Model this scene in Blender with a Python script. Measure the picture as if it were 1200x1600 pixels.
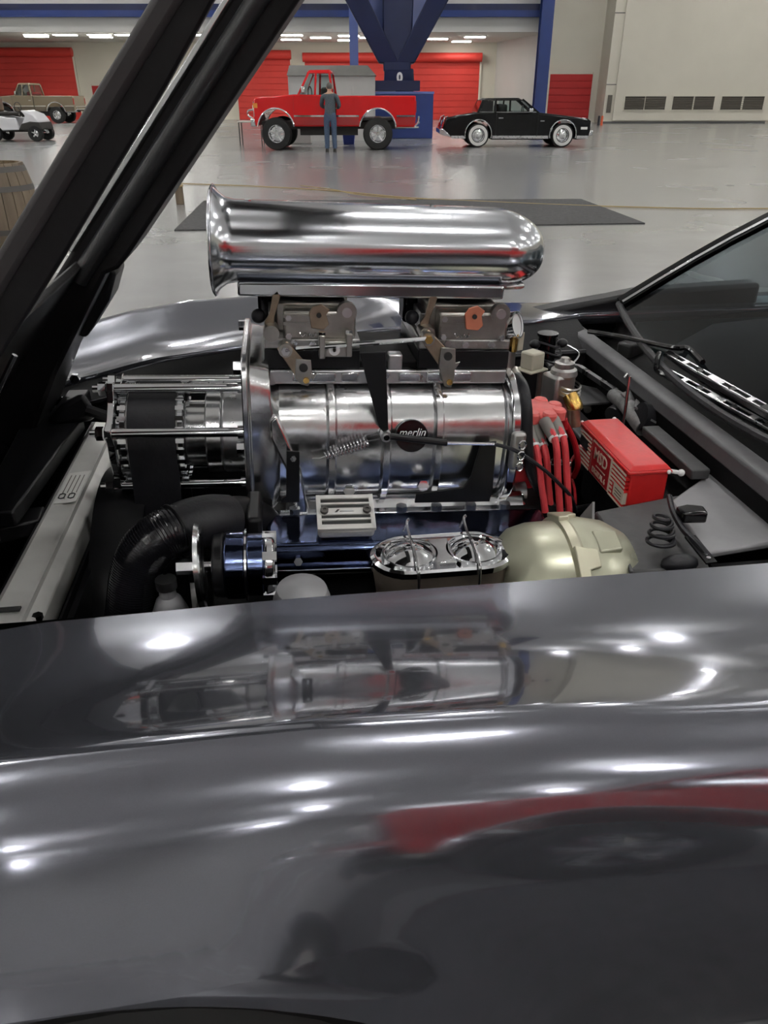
import bpy, bmesh, math, random
from mathutils import Vector, Matrix
random.seed(7)
PI = math.pi
for _o in list(bpy.data.objects): bpy.data.objects.remove(_o)
SC = bpy.context.scene
COL = SC.collection
# ------------------------------------------------------------------ camera, world, exposure
CAM_H = 1.40; PITCH = math.atan(650/1200); YAW = math.radians(7.5)
cd = bpy.data.cameras.new('camera'); cam = bpy.data.objects.new('camera', cd); COL.objects.link(cam)
cam.location = (0, 0, CAM_H); cam.rotation_euler = (PI/2-PITCH, 0, -YAW)
cd.sensor_fit = 'VERTICAL'; cd.sensor_height = 24; cd.lens = 24*1200/1600
cd.clip_start = 0.02; cd.clip_end = 300
SC.camera = cam
w = bpy.data.worlds.new('hall_air'); SC.world = w; w.use_nodes = True
w.node_tree.nodes['Background'].inputs[0].default_value = (.75, .8, .85, 1)
w.node_tree.nodes['Background'].inputs[1].default_value = 0.25
SC.view_settings.view_transform = 'Standard'; SC.view_settings.look = 'None'
SC.view_settings.gamma = 1; SC.view_settings.exposure = 0.0
SC.view_settings.use_curve_mapping = False
ADDED_UPLIGHT = 110.0     # upward glow added to the hall lamps to brighten ceiling and reflections
LAMP = 125.0        # high bay lamps of the hall
TUBE = 22.0          # fluorescent panels under the canopy

# frames: the car frame is the world frame (x to the tail, y to the far side); the hall is turned by YAW
_fh = Vector((math.sin(YAW), math.cos(YAW), 0)); _R = Vector((math.cos(YAW), -math.sin(YAW), 0)); _Z = Vector((0, 0, 1))
_F = _fh*math.cos(PITCH)-_Z*math.sin(PITCH); _U = _fh*math.sin(PITCH)+_Z*math.cos(PITCH); _C = Vector((0, 0, CAM_H))
def ray(x, y): return _R*(x-600)+_U*(800-y)+_F*1200
def on(ax, val, x, y):
    d = ray(x, y); t = (val-_C[ax])/d[ax]; return _C+d*t
def on_u(x, y, u): return on(0, u, x, y)
def on_v(x, y, v): return on(1, v, x, y)
def on_w(x, y, w): return on(2, w, x, y)
HALL = Matrix.Rotation(-YAW, 4, 'Z')
def hall(x, y, z=0.): return HALL @ Vector((x, y, z))
def hpt(px, py, Y):                      # hall frame point at depth Y
    d = HALL.inverted() @ ray(px, py); t = Y/d.y; return Vector((d.x*t, Y, CAM_H+d.z*t))
TILT = math.radians(2.4)
ENG = Matrix.Translation((.18, 1.33, .86)) @ Matrix.Rotation(TILT, 4, 'Y')
ENGI = ENG.inverted()
def ep(px, py, ev):                      # engine frame point on the plane ev
    o = ENGI @ _C; d = ENGI.to_3x3() @ ray(px, py); t = (ev-o.y)/d.y; return o+d*t

# ------------------------------------------------------------------ materials
MATS = {}
def mat(name, col, rough=.5, metal=0., coat=0., coat_rough=.05, var=0., vscale=20., bump=0., bscale=60., rvar=0.,
        emit=0., spec=.5, trans=0., ior=1.45, aniso=0., stretch=None):
    m = bpy.data.materials.new(name); m.use_nodes = True; nt = m.node_tree; N = nt.nodes; L = nt.links
    p = N['Principled BSDF']; I = p.inputs
    c = tuple(col)+(1,)
    I['Base Color'].default_value = c; I['Roughness'].default_value = rough; I['Metallic'].default_value = metal
    I['Coat Weight'].default_value = coat; I['Coat Roughness'].default_value = coat_rough
    I['Specular IOR Level'].default_value = spec; I['IOR'].default_value = ior
    I['Transmission Weight'].default_value = trans
    if emit: I['Emission Color'].default_value = c; I['Emission Strength'].default_value = emit
    if var or bump or rvar:
        tc = N.new('ShaderNodeTexCoord'); src = tc.outputs['Object']
        if stretch:
            mp = N.new('ShaderNodeMapping'); mp.inputs['Scale'].default_value = stretch
            L.new(src, mp.inputs[0]); src = mp.outputs[0]
    if var:
        n = N.new('ShaderNodeTexNoise'); n.inputs['Scale'].default_value = vscale; n.inputs['Detail'].default_value = 5
        L.new(src, n.inputs['Vector'])
        r = N.new('ShaderNodeValToRGB')
        r.color_ramp.elements[0].position = .3; r.color_ramp.elements[1].position = .7
        r.color_ramp.elements[0].color = tuple(max(0, k*(1-var)) for k in col)+(1,)
        r.color_ramp.elements[1].color = tuple(min(1, k*(1+var)) for k in col)+(1,)
        L.new(n.outputs[0], r.inputs[0]); L.new(r.outputs[0], I['Base Color'])
    if rvar:
        n2 = N.new('ShaderNodeTexNoise'); n2.inputs['Scale'].default_value = vscale*.6; n2.inputs['Detail'].default_value = 4
        L.new(src, n2.inputs['Vector'])
        mr = N.new('ShaderNodeMapRange'); mr.inputs['From Min'].default_value = .3; mr.inputs['From Max'].default_value = .7
        mr.inputs['To Min'].default_value = max(.01, rough-rvar); mr.inputs['To Max'].default_value = rough+rvar
        L.new(n2.outputs[0], mr.inputs[0]); L.new(mr.outputs[0], I['Roughness'])
    if bump:
        n3 = N.new('ShaderNodeTexNoise'); n3.inputs['Scale'].default_value = bscale; n3.inputs['Detail'].default_value = 3
        L.new(src, n3.inputs['Vector'])
        b = N.new('ShaderNodeBump'); b.inputs['Strength'].default_value = bump; b.inputs['Distance'].default_value = .01
        L.new(n3.outputs[0], b.inputs['Height']); L.new(b.outputs[0], I['Normal'])
    MATS[name] = m; return m
mat('paint', (.225, .232, .272), .11, .85, 1., .03, var=.05, vscale=900)
mat('hose_gloss', (.008, .008, .010), .2, bump=.04, bscale=120)
mat('sheen_black', (.010, .010, .011), .3)
mat('lip_black', (.008, .008, .009), .42, spec=.25, bump=.05, bscale=120)
mat('bay_black', (.004, .004, .0045), .6, spec=.12, bump=.1, bscale=40, var=.3, vscale=12)
mat('satin_black', (.008, .008, .009), .35, spec=.25, var=.2, vscale=30)
mat('gloss_black', (.004, .004, .005), .12)
mat('rubber', (.014, .014, .017), .42, spec=.35, bump=.08, bscale=150, var=.15, vscale=40)
mat('hood_black', (.006, .0055, .006), .45, spec=.2, bump=.06, bscale=90, var=.2, vscale=14)
mat('hood_edge', (.028, .025, .026), .45, spec=.3, bump=.05, bscale=60)
mat('chrome', (.82, .83, .85), .05, 1., rvar=.02, vscale=30)
mat('polish', (.78, .79, .81), .13, 1., rvar=.04, vscale=14, bump=.02, bscale=18)
mat('case_alloy', (.74, .745, .75), .21, 1., rvar=.07, vscale=22, bump=.05, bscale=30, var=.07)
mat('scoop_alloy', (.74, .76, .80), .17, 1., rvar=.03, vscale=9, bump=.01, bscale=10)
mat('brushed', (.6, .6, .61), .3, 1., var=.1, vscale=40, rvar=.08)
mat('cast', (.40, .395, .385), .38, .9, bump=.15, bscale=90, var=.15, vscale=30)
mat('zinc', (.38, .365, .335), .28, .95, bump=.05, bscale=80, var=.15, vscale=30)
mat('bronze', (.34, .27, .20), .33, .9, var=.2, vscale=40)
mat('brass', (.75, .47, .14), .25, 1., var=.15, vscale=60)
mat('orange_tab', (.50, .17, .10), .45, var=.1)
mat('navy_chrome', (.07, .09, .165), .12, 1., rvar=.06, vscale=25, var=.4, bump=.03, bscale=70, stretch=(1, 1, 6))
mat('red_box', (.62, .022, .022), .34, coat=.2, var=.06, vscale=50, bump=.04, bscale=200)
mat('red_print', (.42, .012, .02), .4)
mat('cream_line', (.70, .64, .52), .5)
mat('red_rubber', (.60, .055, .065), .42, var=.08, vscale=60)
mat('red_cap', (.66, .12, .11), .45, var=.1, vscale=60)
mat('dark_red', (.33, .008, .014), .4)
mat('boot_grey', (.20, .19, .175), .55, var=.1)
mat('booster', (.50, .50, .38), .32, .5, coat=.1, var=.08, vscale=9, rvar=.1)
mat('booster_band', (.55, .53, .40), .35, .5)
mat('mc_body', (.20, .165, .135), .45, .6, var=.2, vscale=18, bump=.1, bscale=80)
mat('silver_paint', (.68, .675, .65), .42, .3, var=.08, vscale=16, bump=.03)
mat('sticker', (.85, .84, .81), .5)
mat('print_black', (.02, .02, .02), .6)
mat('cowl_grey', (.085, .085, .09), .42, spec=.35, var=.12, vscale=24, bump=.05)
mat('plate_light', (.30, .30, .31), .42, .2, var=.12, vscale=12, bump=.03)
mat('plate_dark', (.06, .06, .062), .42, spec=.3, var=.2, vscale=22, bump=.05)
mat('duct_grey', (.18, .18, .18), .6, var=.3, vscale=30, bump=.3, bscale=60)
mat('cream_plastic', (.42, .40, .32), .45, var=.05)
mat('yellow_green', (.45, .46, .12), .4)
mat('wire_steel', (.55, .55, .56), .25, 1.)
mat('white_mark', (.8, .8, .8), .5)
mat('gauge_face', (.75, .76, .76), .3, coat=.6)
def glass(name, col, refl=1.):
    m = bpy.data.materials.new(name); m.use_nodes = True; nt = m.node_tree; N = nt.nodes; L = nt.links; N.clear()
    out = N.new('ShaderNodeOutputMaterial'); mx = N.new('ShaderNodeMixShader'); tr = N.new('ShaderNodeBsdfTransparent'); gl = N.new('ShaderNodeBsdfGlossy'); fr = N.new('ShaderNodeFresnel')
    fr.inputs['IOR'].default_value = 1.5; tr.inputs[0].default_value = tuple(col)+(1,); gl.inputs['Roughness'].default_value = .02
    L.new(fr.outputs[0], mx.inputs[0]); L.new(tr.outputs[0], mx.inputs[1]); L.new(gl.outputs[0], mx.inputs[2]); L.new(mx.outputs[0], out.inputs[0])
    MATS[name] = m; return m
glass('auto_glass', (.62, .70, .70)); glass('tint_glass', (.26, .31, .34))
mat('dark_glass', (.01, .014, .016), .03, coat=1., spec=.6)
mat('dash', (.006, .007, .010), .6, spec=.2)
mat('seat_teal', (.20, .26, .265), .6)
# hall
mat('cream_wall', (.66, .63, .54), .7, var=.03, vscale=.6)
mat('grey_wall', (.55, .55, .53), .7, var=.03, vscale=.6)
mat('ceiling_white', (.78, .78, .77), .8)
mat('soffit', (.62, .61, .56), .8)
mat('blue_steel', (.018, .04, .17), .4, coat=.1, var=.06, vscale=1.5)
mat('navy_steel', (.008, .014, .055), .35, coat=.1, var=.1, vscale=1.5)
mat('pale_blue_steel', (.10, .14, .36), .4, coat=.2)
mat('red_door', (.66, .05, .038), .5, var=.05, vscale=.8)
mat('red_door_dark', (.42, .014, .014), .5, var=.05, vscale=.8)
mat('vent_dark', (.10, .09, .075), .6)
mat('joint', (.12, .12, .12), .7)
mat('shed_wall', (.46, .46, .45), .6, var=.03, vscale=2)
mat('shed_roof', (.13, .13, .12), .6, var=.1, vscale=3)
mat('carpet', (.055, .055, .056), .95, var=.25, vscale=25, bump=.3, bscale=200)
mat('wood', (.15, .115, .08), .7, var=.35, vscale=9, bump=.25, bscale=30, stretch=(1, 1, .15))
mat('wood_top', (.36, .27, .14), .65, var=.25, vscale=9)
mat('iron_hoop', (.10, .095, .09), .6, .5)
mat('rope', (.36, .27, .13), .8)
mat('lamp_housing', (.4, .4, .4), .4, .8)
m = mat('lamp_glow', (1, .985, .965), .5, emit=LAMP)
m = mat('added_uplight_glow', (1, .99, .975), .5, emit=ADDED_UPLIGHT)
m = mat('tube_glow', (1, .98, .92), .5, emit=TUBE)
mat('truck_red', (.58, .010, .012), .25, coat=.6, coat_rough=.04, spec=.2)
mat('truck_red_low', (.33, .012, .014), .3, coat=1., coat_rough=.05)
mat('truck_brown', (.20, .16, .105), .35, .3, coat=.8)
mat('truck_brown_low', (.11, .09, .065), .4, .2, coat=.5)
mat('coupe_black', (.0015, .0015, .002), .06, spec=.4)
mat('tire', (.012, .012, .012), .75, bump=.1, bscale=30)
mat('whitewall', (.72, .72, .70), .5)
mat('vinyl_black', (.005, .005, .005), .5, spec=.2)
mat('amber', (.7, .25, .04), .3)
mat('lamp_white', (.85, .85, .82), .2, coat=1.)
mat('lamp_red', (.4, .01, .01), .25, coat=1.)
mat('interior', (.03, .028, .026), .7)
mat('interior_red', (.25, .02, .02), .7)
mat('denim', (.055, .085, .14), .85, var=.2, vscale=40)
mat('denim_grey', (.075, .09, .105), .85, var=.2, vscale=40)
mat('skin', (.50, .30, .21), .55)
mat('hair_grey', (.10, .09, .08), .7)
mat('shoe', (.02, .018, .016), .6)
mat('cart_white', (.75, .75, .78), .3, coat=.6)
mat('cart_tan', (.16, .11, .07), .6)
mat('bollard_dark', (.02, .022, .03), .5)
mat('bollard_orange', (.75, .13, .05), .5)
mat('blue_bin', (.03, .06, .32), .5)
mat('table_white', (.6, .58, .52), .5)
def floor_mat():
    m = bpy.data.materials.new('concrete'); m.use_nodes = True; nt = m.node_tree; N = nt.nodes; L = nt.links
    p = N['Principled BSDF']; tc = N.new('ShaderNodeTexCoord')
    n = N.new('ShaderNodeTexNoise'); n.inputs['Scale'].default_value = .35; n.inputs['Detail'].default_value = 8; n.inputs['Roughness'].default_value = .6
    L.new(tc.outputs['Object'], n.inputs['Vector'])
    r = N.new('ShaderNodeValToRGB'); r.color_ramp.elements[0].position = .32; r.color_ramp.elements[1].position = .68
    r.color_ramp.elements[0].color = (.205, .205, .205, 1); r.color_ramp.elements[1].color = (.275, .275, .27, 1)
    L.new(n.outputs[0], r.inputs[0]); L.new(r.outputs[0], p.inputs['Base Color'])
    n2 = N.new('ShaderNodeTexNoise'); n2.inputs['Scale'].default_value = .5; n2.inputs['Detail'].default_value = 3
    L.new(tc.outputs['Object'], n2.inputs['Vector'])
    mr = N.new('ShaderNodeMapRange'); mr.inputs['From Min'].default_value = .3; mr.inputs['From Max'].default_value = .7
    mr.inputs['To Min'].default_value = .25; mr.inputs['To Max'].default_value = .28
    L.new(n2.outputs[0], mr.inputs[0]); L.new(mr.outputs[0], p.inputs['Roughness'])
    p.inputs['Coat Weight'].default_value = .3; p.inputs['Coat Roughness'].default_value = .16
    MATS['concrete'] = m
floor_mat()

# ------------------------------------------------------------------ mesh helpers
class B:
    def __init__(s): s.v = []; s.f = []
    def add(s, vs, fs):
        k = len(s.v); s.v += [Vector(q) for q in vs]; s.f += [tuple(i+k for i in f) for f in fs]; return s
    def box(s, c, size, R=None):
        c = Vector(c); hx, hy, hz = size[0]/2, size[1]/2, size[2]/2
        vs = [Vector((x, y, z)) for x in (-hx, hx) for y in (-hy, hy) for z in (-hz, hz)]
        if R is not None: vs = [R @ q for q in vs]
        return s.add([c+q for q in vs], [(0,1,3,2),(4,6,7,5),(0,4,5,1),(2,3,7,6),(0,2,6,4),(1,5,7,3)])
    def box2(s, a, b):
        return s.box([(a[i]+b[i])/2 for i in range(3)], [abs(b[i]-a[i]) for i in range(3)])
    def beam(s, p0, p1, wid, hei, up=(0,0,1)):
        p0 = Vector(p0); p1 = Vector(p1); d = (p1-p0); z = d.normalized(); x = Vector(up).cross(z)
        if x.length < 1e-5: x = Vector((1,0,0)).cross(z)
        x.normalize(); y = z.cross(x)
        vs = [q+x*a*wid/2+y*b*hei/2 for q in (p0, p1) for a, b in ((-1,-1),(1,-1),(1,1),(-1,1))]
        return s.add(vs, [(3,2,1,0),(4,5,6,7),(0,1,5,4),(1,2,6,5),(2,3,7,6),(3,0,4,7)])
    @staticmethod
    def frame(d):
        z = Vector(d).normalized(); a = Vector((0,0,1)) if abs(z.z) < .9 else Vector((1,0,0))
        x = a.cross(z).normalized(); return x, z.cross(x), z
    def cyl(s, p0, p1, r0, r1=None, n=20, cap=True):
        p0 = Vector(p0); p1 = Vector(p1); r1 = r0 if r1 is None else r1
        L = (p1-p0).length
        return s.lathe([(0,0),(r0,0),(r1,L),(0,L)] if cap else [(r0,0),(r1,L)], p0, p1-p0, n)
    def lathe(s, prof, p, axis, n=24, a0=0., a1=2*PI):
        p = Vector(p); x, y, z = s.frame(axis); full = abs(a1-a0-2*PI) < 1e-6
        m = n if full else n+1; rows = []; vs = []; fs = []
        for r, h in prof:
            if r < 1e-7: rows.append([len(vs)]); vs.append(p+z*h)
            else:
                rows.append(list(range(len(vs), len(vs)+m)))
                for i in range(m):
                    a = a0+(a1-a0)*i/n; vs.append(p+z*h+(x*math.cos(a)+y*math.sin(a))*r)
        for A, Bq in zip(rows, rows[1:]):
            for i in range(n):
                j = (i+1) % m
                if len(A) == 1 and len(Bq) == 1: continue
                if len(A) == 1: fs.append((A[0], Bq[j], Bq[i]))
                elif len(Bq) == 1: fs.append((A[i], A[j], Bq[0]))
                else: fs.append((A[i], A[j], Bq[j], Bq[i]))
        return s.add(vs, fs)
    def loft(s, secs, closed=True, caps=True):
        n = len(secs[0]); vs = [q for sec in secs for q in sec]; fs = []
        for k in range(len(secs)-1):
            for i in range(n if closed else n-1):
                j = (i+1) % n; fs.append((k*n+i, k*n+j, (k+1)*n+j, (k+1)*n+i))
        if caps and closed:
            fs.append(tuple(range(n-1, -1, -1))); fs.append(tuple((len(secs)-1)*n+i for i in range(n)))
        return s.add(vs, fs)
    def prism(s, poly, o, ex, ey, depth):
        o = Vector(o); ex = Vector(ex); ey = Vector(ey); d = Vector(depth)
        a = [o+ex*q[0]+ey*q[1] for q in poly]; return s.loft([a, [q+d for q in a]])
    def tube(s, pts, r, n=10, closed=False, sub=0):
        pts = [Vector(q) for q in pts]
        if sub: pts = spline(pts, sub, closed)
        m = len(pts); rr = r if isinstance(r, (list, tuple)) else [r]*m
        if len(rr) != m: rr = [rr[0]+(rr[-1]-rr[0])*i/(m-1) for i in range(m)]
        T = []
        for i in range(m):
            a = pts[(i-1) % m] if closed or i else pts[0]; b = pts[(i+1) % m] if closed or i < m-1 else pts[-1]
            T.append((b-a).normalized())
        x, y, _ = s.frame(T[0]); secs = []
        for i in range(m):
            x = (x-T[i]*x.dot(T[i])).normalized(); y = T[i].cross(x)
            secs.append([pts[i]+(x*math.cos(2*PI*k/n)+y*math.sin(2*PI*k/n))*rr[i] for k in range(n)])
        if closed: return s.loft(secs+[secs[0]], caps=False)
        return s.loft(secs)
    def ball(s, c, r, n=16, m=10):
        c = Vector(c); r = r if isinstance(r, (list, tuple)) else (r, r, r)
        k = len(s.v); s.lathe([(math.sin(PI*i/m) if 0 < i < m else 0, -math.cos(PI*i/m)) for i in range(m+1)], (0,0,0), (0,0,1), n)
        for q in range(k, len(s.v)): s.v[q] = c+Vector((s.v[q].x*r[0], s.v[q].y*r[1], s.v[q].z*r[2]))
        return s
    def nut(s, p, axis, r, h): 
        return s.lathe([(0,0),(r,0),(r,h),(0,h)], p, axis, 6)
    def build(s, name, material, parent=None, bevel=0., ang=35, seg=2, sub=0):
        me = bpy.data.meshes.new(name); me.from_pydata([tuple(q) for q in s.v], [], s.f)
        bm = bmesh.new(); bm.from_mesh(me); bmesh.ops.remove_doubles(bm, verts=bm.verts, dist=1e-6)
        bmesh.ops.recalc_face_normals(bm, faces=bm.faces); bm.to_mesh(me); bm.free()
        me.materials.append(MATS[material])
        for q in me.polygons: q.use_smooth = True
        me.set_sharp_from_angle(angle=math.radians(ang))
        o = bpy.data.objects.new(name, me); COL.objects.link(o)
        if parent is not None: o.parent = parent
        if bevel:
            b = o.modifiers.new('bevel', 'BEVEL'); b.width = bevel; b.segments = seg; b.limit_method = 'ANGLE'; b.angle_limit = math.radians(38)
            b.harden_normals = False
        if sub:
            q = o.modifiers.new('sub', 'SUBSURF'); q.levels = q.render_levels = sub
        return o
def spline(pts, sub, closed=False):
    m = len(pts); out = []
    for i in range(m if closed else m-1):
        g = lambda k: pts[k % m] if closed else pts[max(0, min(m-1, k))]
        p0, p1, p2, p3 = g(i-1), g(i), g(i+1), g(i+2)
        for k in range(sub):
            t = k/sub
            out.append(.5*((2*p1)+(p2-p0)*t+(2*p0-5*p1+4*p2-p3)*t*t+(3*p1-p0-3*p2+p3)*t**3))
    if not closed: out.append(pts[-1])
    return out
def tag(o, label, cat=None, group=None, kind=None):
    if label: o['label'] = label
    if cat: o['category'] = cat
    if group: o['group'] = group
    if kind: o['kind'] = kind
    return o
def thing(name, label, cat, M=None, group=None):
    o = bpy.data.objects.new(name, None); COL.objects.link(o); o.empty_display_size = .05
    if M is not None: o.matrix_basis = M
    return tag(o, label, cat, group)
def struct(o): o['kind'] = 'structure'; return o
def label(o, t): o['label'] = t; return o
def text(name, s, size, M, material, parent, shear=0., ext=.0006, sx=1., bold=0.):
    c = bpy.data.curves.new(name, 'FONT'); c.body = s; c.size = size; c.extrude = ext; c.shear = shear
    c.align_x = 'CENTER'; c.align_y = 'CENTER'; c.offset = bold; c.resolution_u = 3
    t = bpy.data.objects.new(name, c); COL.objects.link(t)
    dg = bpy.context.evaluated_depsgraph_get(); dg.update()
    me = bpy.data.meshes.new_from_object(t.evaluated_get(dg)); bpy.data.objects.remove(t)
    me.transform(M @ Matrix.Diagonal((sx, 1, 1, 1))); me.materials.clear(); me.materials.append(MATS[material])
    o = bpy.data.objects.new(name, me); COL.objects.link(o); o.parent = parent
    return o
def axes(o, x, y):                       # matrix from an origin and two in-plane axes
    x = Vector(x).normalized(); z = x.cross(Vector(y)).normalized(); y = z.cross(x)
    return Matrix(((x.x, y.x, z.x, o[0]), (x.y, y.y, z.y, o[1]), (x.z, y.z, z.z, o[2]), (0, 0, 0, 1)))
def copy_tree(o, parent=None):
    c = o.copy(); COL.objects.link(c); c.parent = parent
    for ch in [q for q in bpy.data.objects if q.parent is o]: copy_tree(ch, c)
    return c
def HM(x, y, z=0., rz=0.): return HALL @ Matrix.Translation((x, y, z)) @ Matrix.Rotation(rz, 4, 'Z')
# ------------------------------------------------------------------ the hall
def hs(name, b, m, **k): o = b.build(name, m, **k); o.matrix_basis = HALL; return struct(o)
XL, XR, YB, YF, ZC = -42., 46., -34., 66., 12.
hs('floor', B().add([(XL, YB, 0), (XR, YB, 0), (XR, YF, 0), (XL, YF, 0), (XL, YB, -.3), (XR, YB, -.3), (XR, YF, -.3), (XL, YF, -.3)],
    [(0,1,2,3),(7,6,5,4),(0,4,5,1),(1,5,6,2),(2,6,7,3),(3,7,4,0)]), 'concrete')
hs('ceiling', B().box2((XL, YB, ZC), (XR, YF, ZC+.3)), 'ceiling_white')
hs('wall_left', B().box2((XL-.3, YB, 0), (XL, YF, ZC)), 'cream_wall')
hs('wall_right', B().box2((XR, YB, 0), (XR+.3, YF, ZC)), 'cream_wall')
hs('wall_rear', B().box2((XL, YB-.3, 0), (XR, YB, ZC)), 'grey_wall')
YW_ = 58.; YC = 49.
ZS = hpt(100, 66, YW_).z                       # soffit height
xe = hpt(745, 150, YW_).x
hs('wall_back', B().box2((XL, YW_, 0), (hpt(800, 150, YW_).x, YW_+.4, ZC)), 'cream_wall')
XB = hpt(853, 150, YC).x
fascia_top = hpt(100, 27, YC).z
hs('trim_1', B().box2((XL, YC, ZS), (XB-.3, YC+.35, fascia_top)), 'grey_wall')           # canopy fascia
hs('trim_2', B().box2((XL, YC+.35, ZS), (XB-.3, YW_, ZS+.15)), 'soffit')                  # canopy soffit
bt = hpt(100, 6, YC).z
hs('trim_3', B().box2((XL, YC-.25, fascia_top), (XB-.2, YC+.3, (fascia_top+bt)/2)), 'blue_steel')
hs('trim_4', B().box2((XL, YC-.1, (fascia_top+bt)/2), (XB-.2, YC+.3, bt)), 'navy_steel')
hs('wall_upper', B().box2((XL, YC+.1, bt), (XB-.2, YC+.4, ZC)), 'grey_wall')
# recess to the right of the last roller door: splayed return walls
hs('wall_return', B().prism([(hpt(772, 150, YW_).x, YW_), (hpt(838, 150, 50.5).x, 50.5), (hpt(838, 150, 50.5).x+.4, 50.5), (hpt(800, 150, YW_).x, YW_+.4)],
    (0,0,0), (1,0,0), (0,1,0), (0,0,ZS)), 'grey_wall')
YD = 52.
hs('wall_far', B().box2((XB-.4, YD, 0), (XR, YD+.3, ZC)), 'cream_wall')
YP = 50.
xp = hpt(943, 170, YP).x
hs('wall_block', B().box2((xp, YP, 0), (XR, YD+.3, ZC)), 'cream_wall')
hs('trim_5', B().box2((xp+.02, YP-.04, 0), (hpt(1196, 186, YP).x, YP, .10)), 'joint')
xs = hpt(967, 100, YP).x
hs('trim_6', B().box2((xs, YP-.12, .15), (XR, YP, ZC)), 'cream_wall')                     # face panel with the vents, a step in front
for k, yy in enumerate((20, 132)):
    z = hpt(950, yy, YP).z
    hs('trim_%d' % (7+k), B().box2((xp, YP-.02, z-.02), (xs, YP+.02, z+.02)), 'joint')
# vents in the block wall
first = None
for x0, x1 in ((975, 1005), (1007, 1038), (1050, 1081), (1083, 1113), (1126, 1157), (1159, 1190)):
    a = hpt(x0, 149, YP); c = hpt(x1, 173, YP)
    t = thing('wall_vent', 'square dark louvred vent low in the tall cream wall', 'vent', HM((a.x+c.x)/2, YP-.12, c.z), 'vents in the cream wall')
    W, Hh = c.x-a.x, a.z-c.z
    b = B()
    for p, q in (((-W/2, -.05, 0), (W/2, 0, .05)), ((-W/2, -.05, Hh-.05), (W/2, 0, Hh)), ((-W/2, -.05, 0), (-W/2+.05, 0, Hh)), ((W/2-.05, -.05, 0), (W/2, 0, Hh))): b.box2(p, q)
    b.build('frame', 'cream_wall', t)
    B().box2((-W/2+.04, -.02, .04), (W/2-.04, -.005, Hh-.04)).build('backing', 'vent_dark', t)
    for k in range(7):
        B().box((0, -.03, .08+(Hh-.16)*k/6), (W-.1, .05, .02), Matrix.Rotation(.6, 3, 'X')).build('slat', 'vent_dark', t)
# narrow slot beside the block corner
a = hpt(953, 152, YP)
tag(B().box2((-.12, -.05, 0), (.12, 0, .9)).build('service_hatch', 'vent_dark'), 'narrow dark hatch in the cream wall beside the vents', 'hatch').matrix_basis = HM(a.x, YP-.02, .55)
# roller doors
def roller(name, px0, px1, ptop, Y, label_, m='red_door', roll=True):
    a = hpt(px0, 186, Y).x; c = hpt(px1, 186, Y).x; z = hpt((px0+px1)/2, ptop, Y).z
    t = thing(name, label_, 'door', HM((a+c)/2, Y-.05, 0)); t['kind'] = 'structure'
    W = c-a; n = int(z/.34)
    for k in range(n):
        B().box2((-W/2, -.06, z*k/n+.012), (W/2, 0, z*(k+1)/n-.012)).build('panel', m, t, bevel=.01)
    B().box2((-W/2, -.02, 0), (W/2, .03, z)).build('backing', m, t)
    for s in (-1, 1): B().box2((s*(W/2+.06)-.06, -.1, 0), (s*(W/2+.06)+.06, .03, z+.1)).build('guide_rail', 'cream_wall', t)
    if roll: B().cyl((-W/2-.1, -.28, z+.22), (W/2+.1, -.28, z+.22), .26).build('roller_drum', m, t)
    return t
roller('door_1', 6, 130, 88, YW_, 'wide red roller door behind the brown pickup')
roller('door_2', 375, 458, 92, YW_, 'red roller door between raised hood and red pickup')
roller('door_3', 480, 745, 96, YW_, 'widest red roller door behind the grey shed and blue column')
roller('door_4', 853, 918, 116, YD, 'dark red panel door in the cream wall right of the blue column', 'red_door_dark', False)
roller('door_5', 152, 166, 134, YW_, 'small red door in the cream wall beside the widest pier', 'red_door_dark', False)
# fluorescent panels under the canopy
for px, py in ((25,49),(57,57),(94,53),(134,50),(158,58),(196,54),(240,50),(262,58),(300,54),(456,55),(455,62),(501,59),(545,56),(543,63),(578,59),(684,61),(721,65),(742,58)):
    Y = (ZS-.06-CAM_H); d = HALL.inverted() @ ray(px, py); t_ = Y/d.z; X = d.x*t_; Yy = d.y*t_
    Yy = min(max(Yy, YC+1.2), YW_-1.0)
    t = thing('ceiling_light', 'bright fluorescent panel on the soffit over the roller doors', 'light', HM(X, Yy, ZS-.09), 'fluorescent panels under the canopy')
    B().box2((-.62, -.35, .04), (.62, .35, .09)).build('housing', 'soffit', t)
    B().box2((-.58, -.31, 0), (.58, .31, .04)).build('diffuser', 'tube_glow', t)
# high bay lamps of the hall
proto = None
for i in range(9):
    for j in range(9):
        X = -36+i*9.3+(1.5 if j % 2 else 0); Y = -28+j*9.2
        if Y > 47 or (abs(X-.7) < 4 and abs(Y-33) < 5): continue
        M = HM(X, Y, ZC-1.6)
        if proto is None:
            t = proto = thing('high_bay_lamp', 'round high bay lamp hanging from the hall ceiling', 'lamp', M, 'high bay lamps')
            B().lathe([(.40, .34), (.42, .32), (.42, 0), (.40, 0), (.38, .04), (.38, .30), (.40, .34)], (0,0,0), (0,0,1), 20).build('shade', 'lamp_housing', t)
            B().cyl((0,0,.02), (0,0,.05), .37, n=20).build('lens', 'lamp_glow', t)
            B().cyl((0,0,.28), (0,0,.31), .37, n=20).build('added_uplight', 'added_uplight_glow', t)  # unseen upward disc, added so the paint and chrome mirror a brighter ceiling
            B().cyl((0,0,.31), (0,0,1.58), .015, n=6).build('rod', 'lamp_housing', t)
        else:
            t = copy_tree(proto); t.matrix_basis = M
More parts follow.
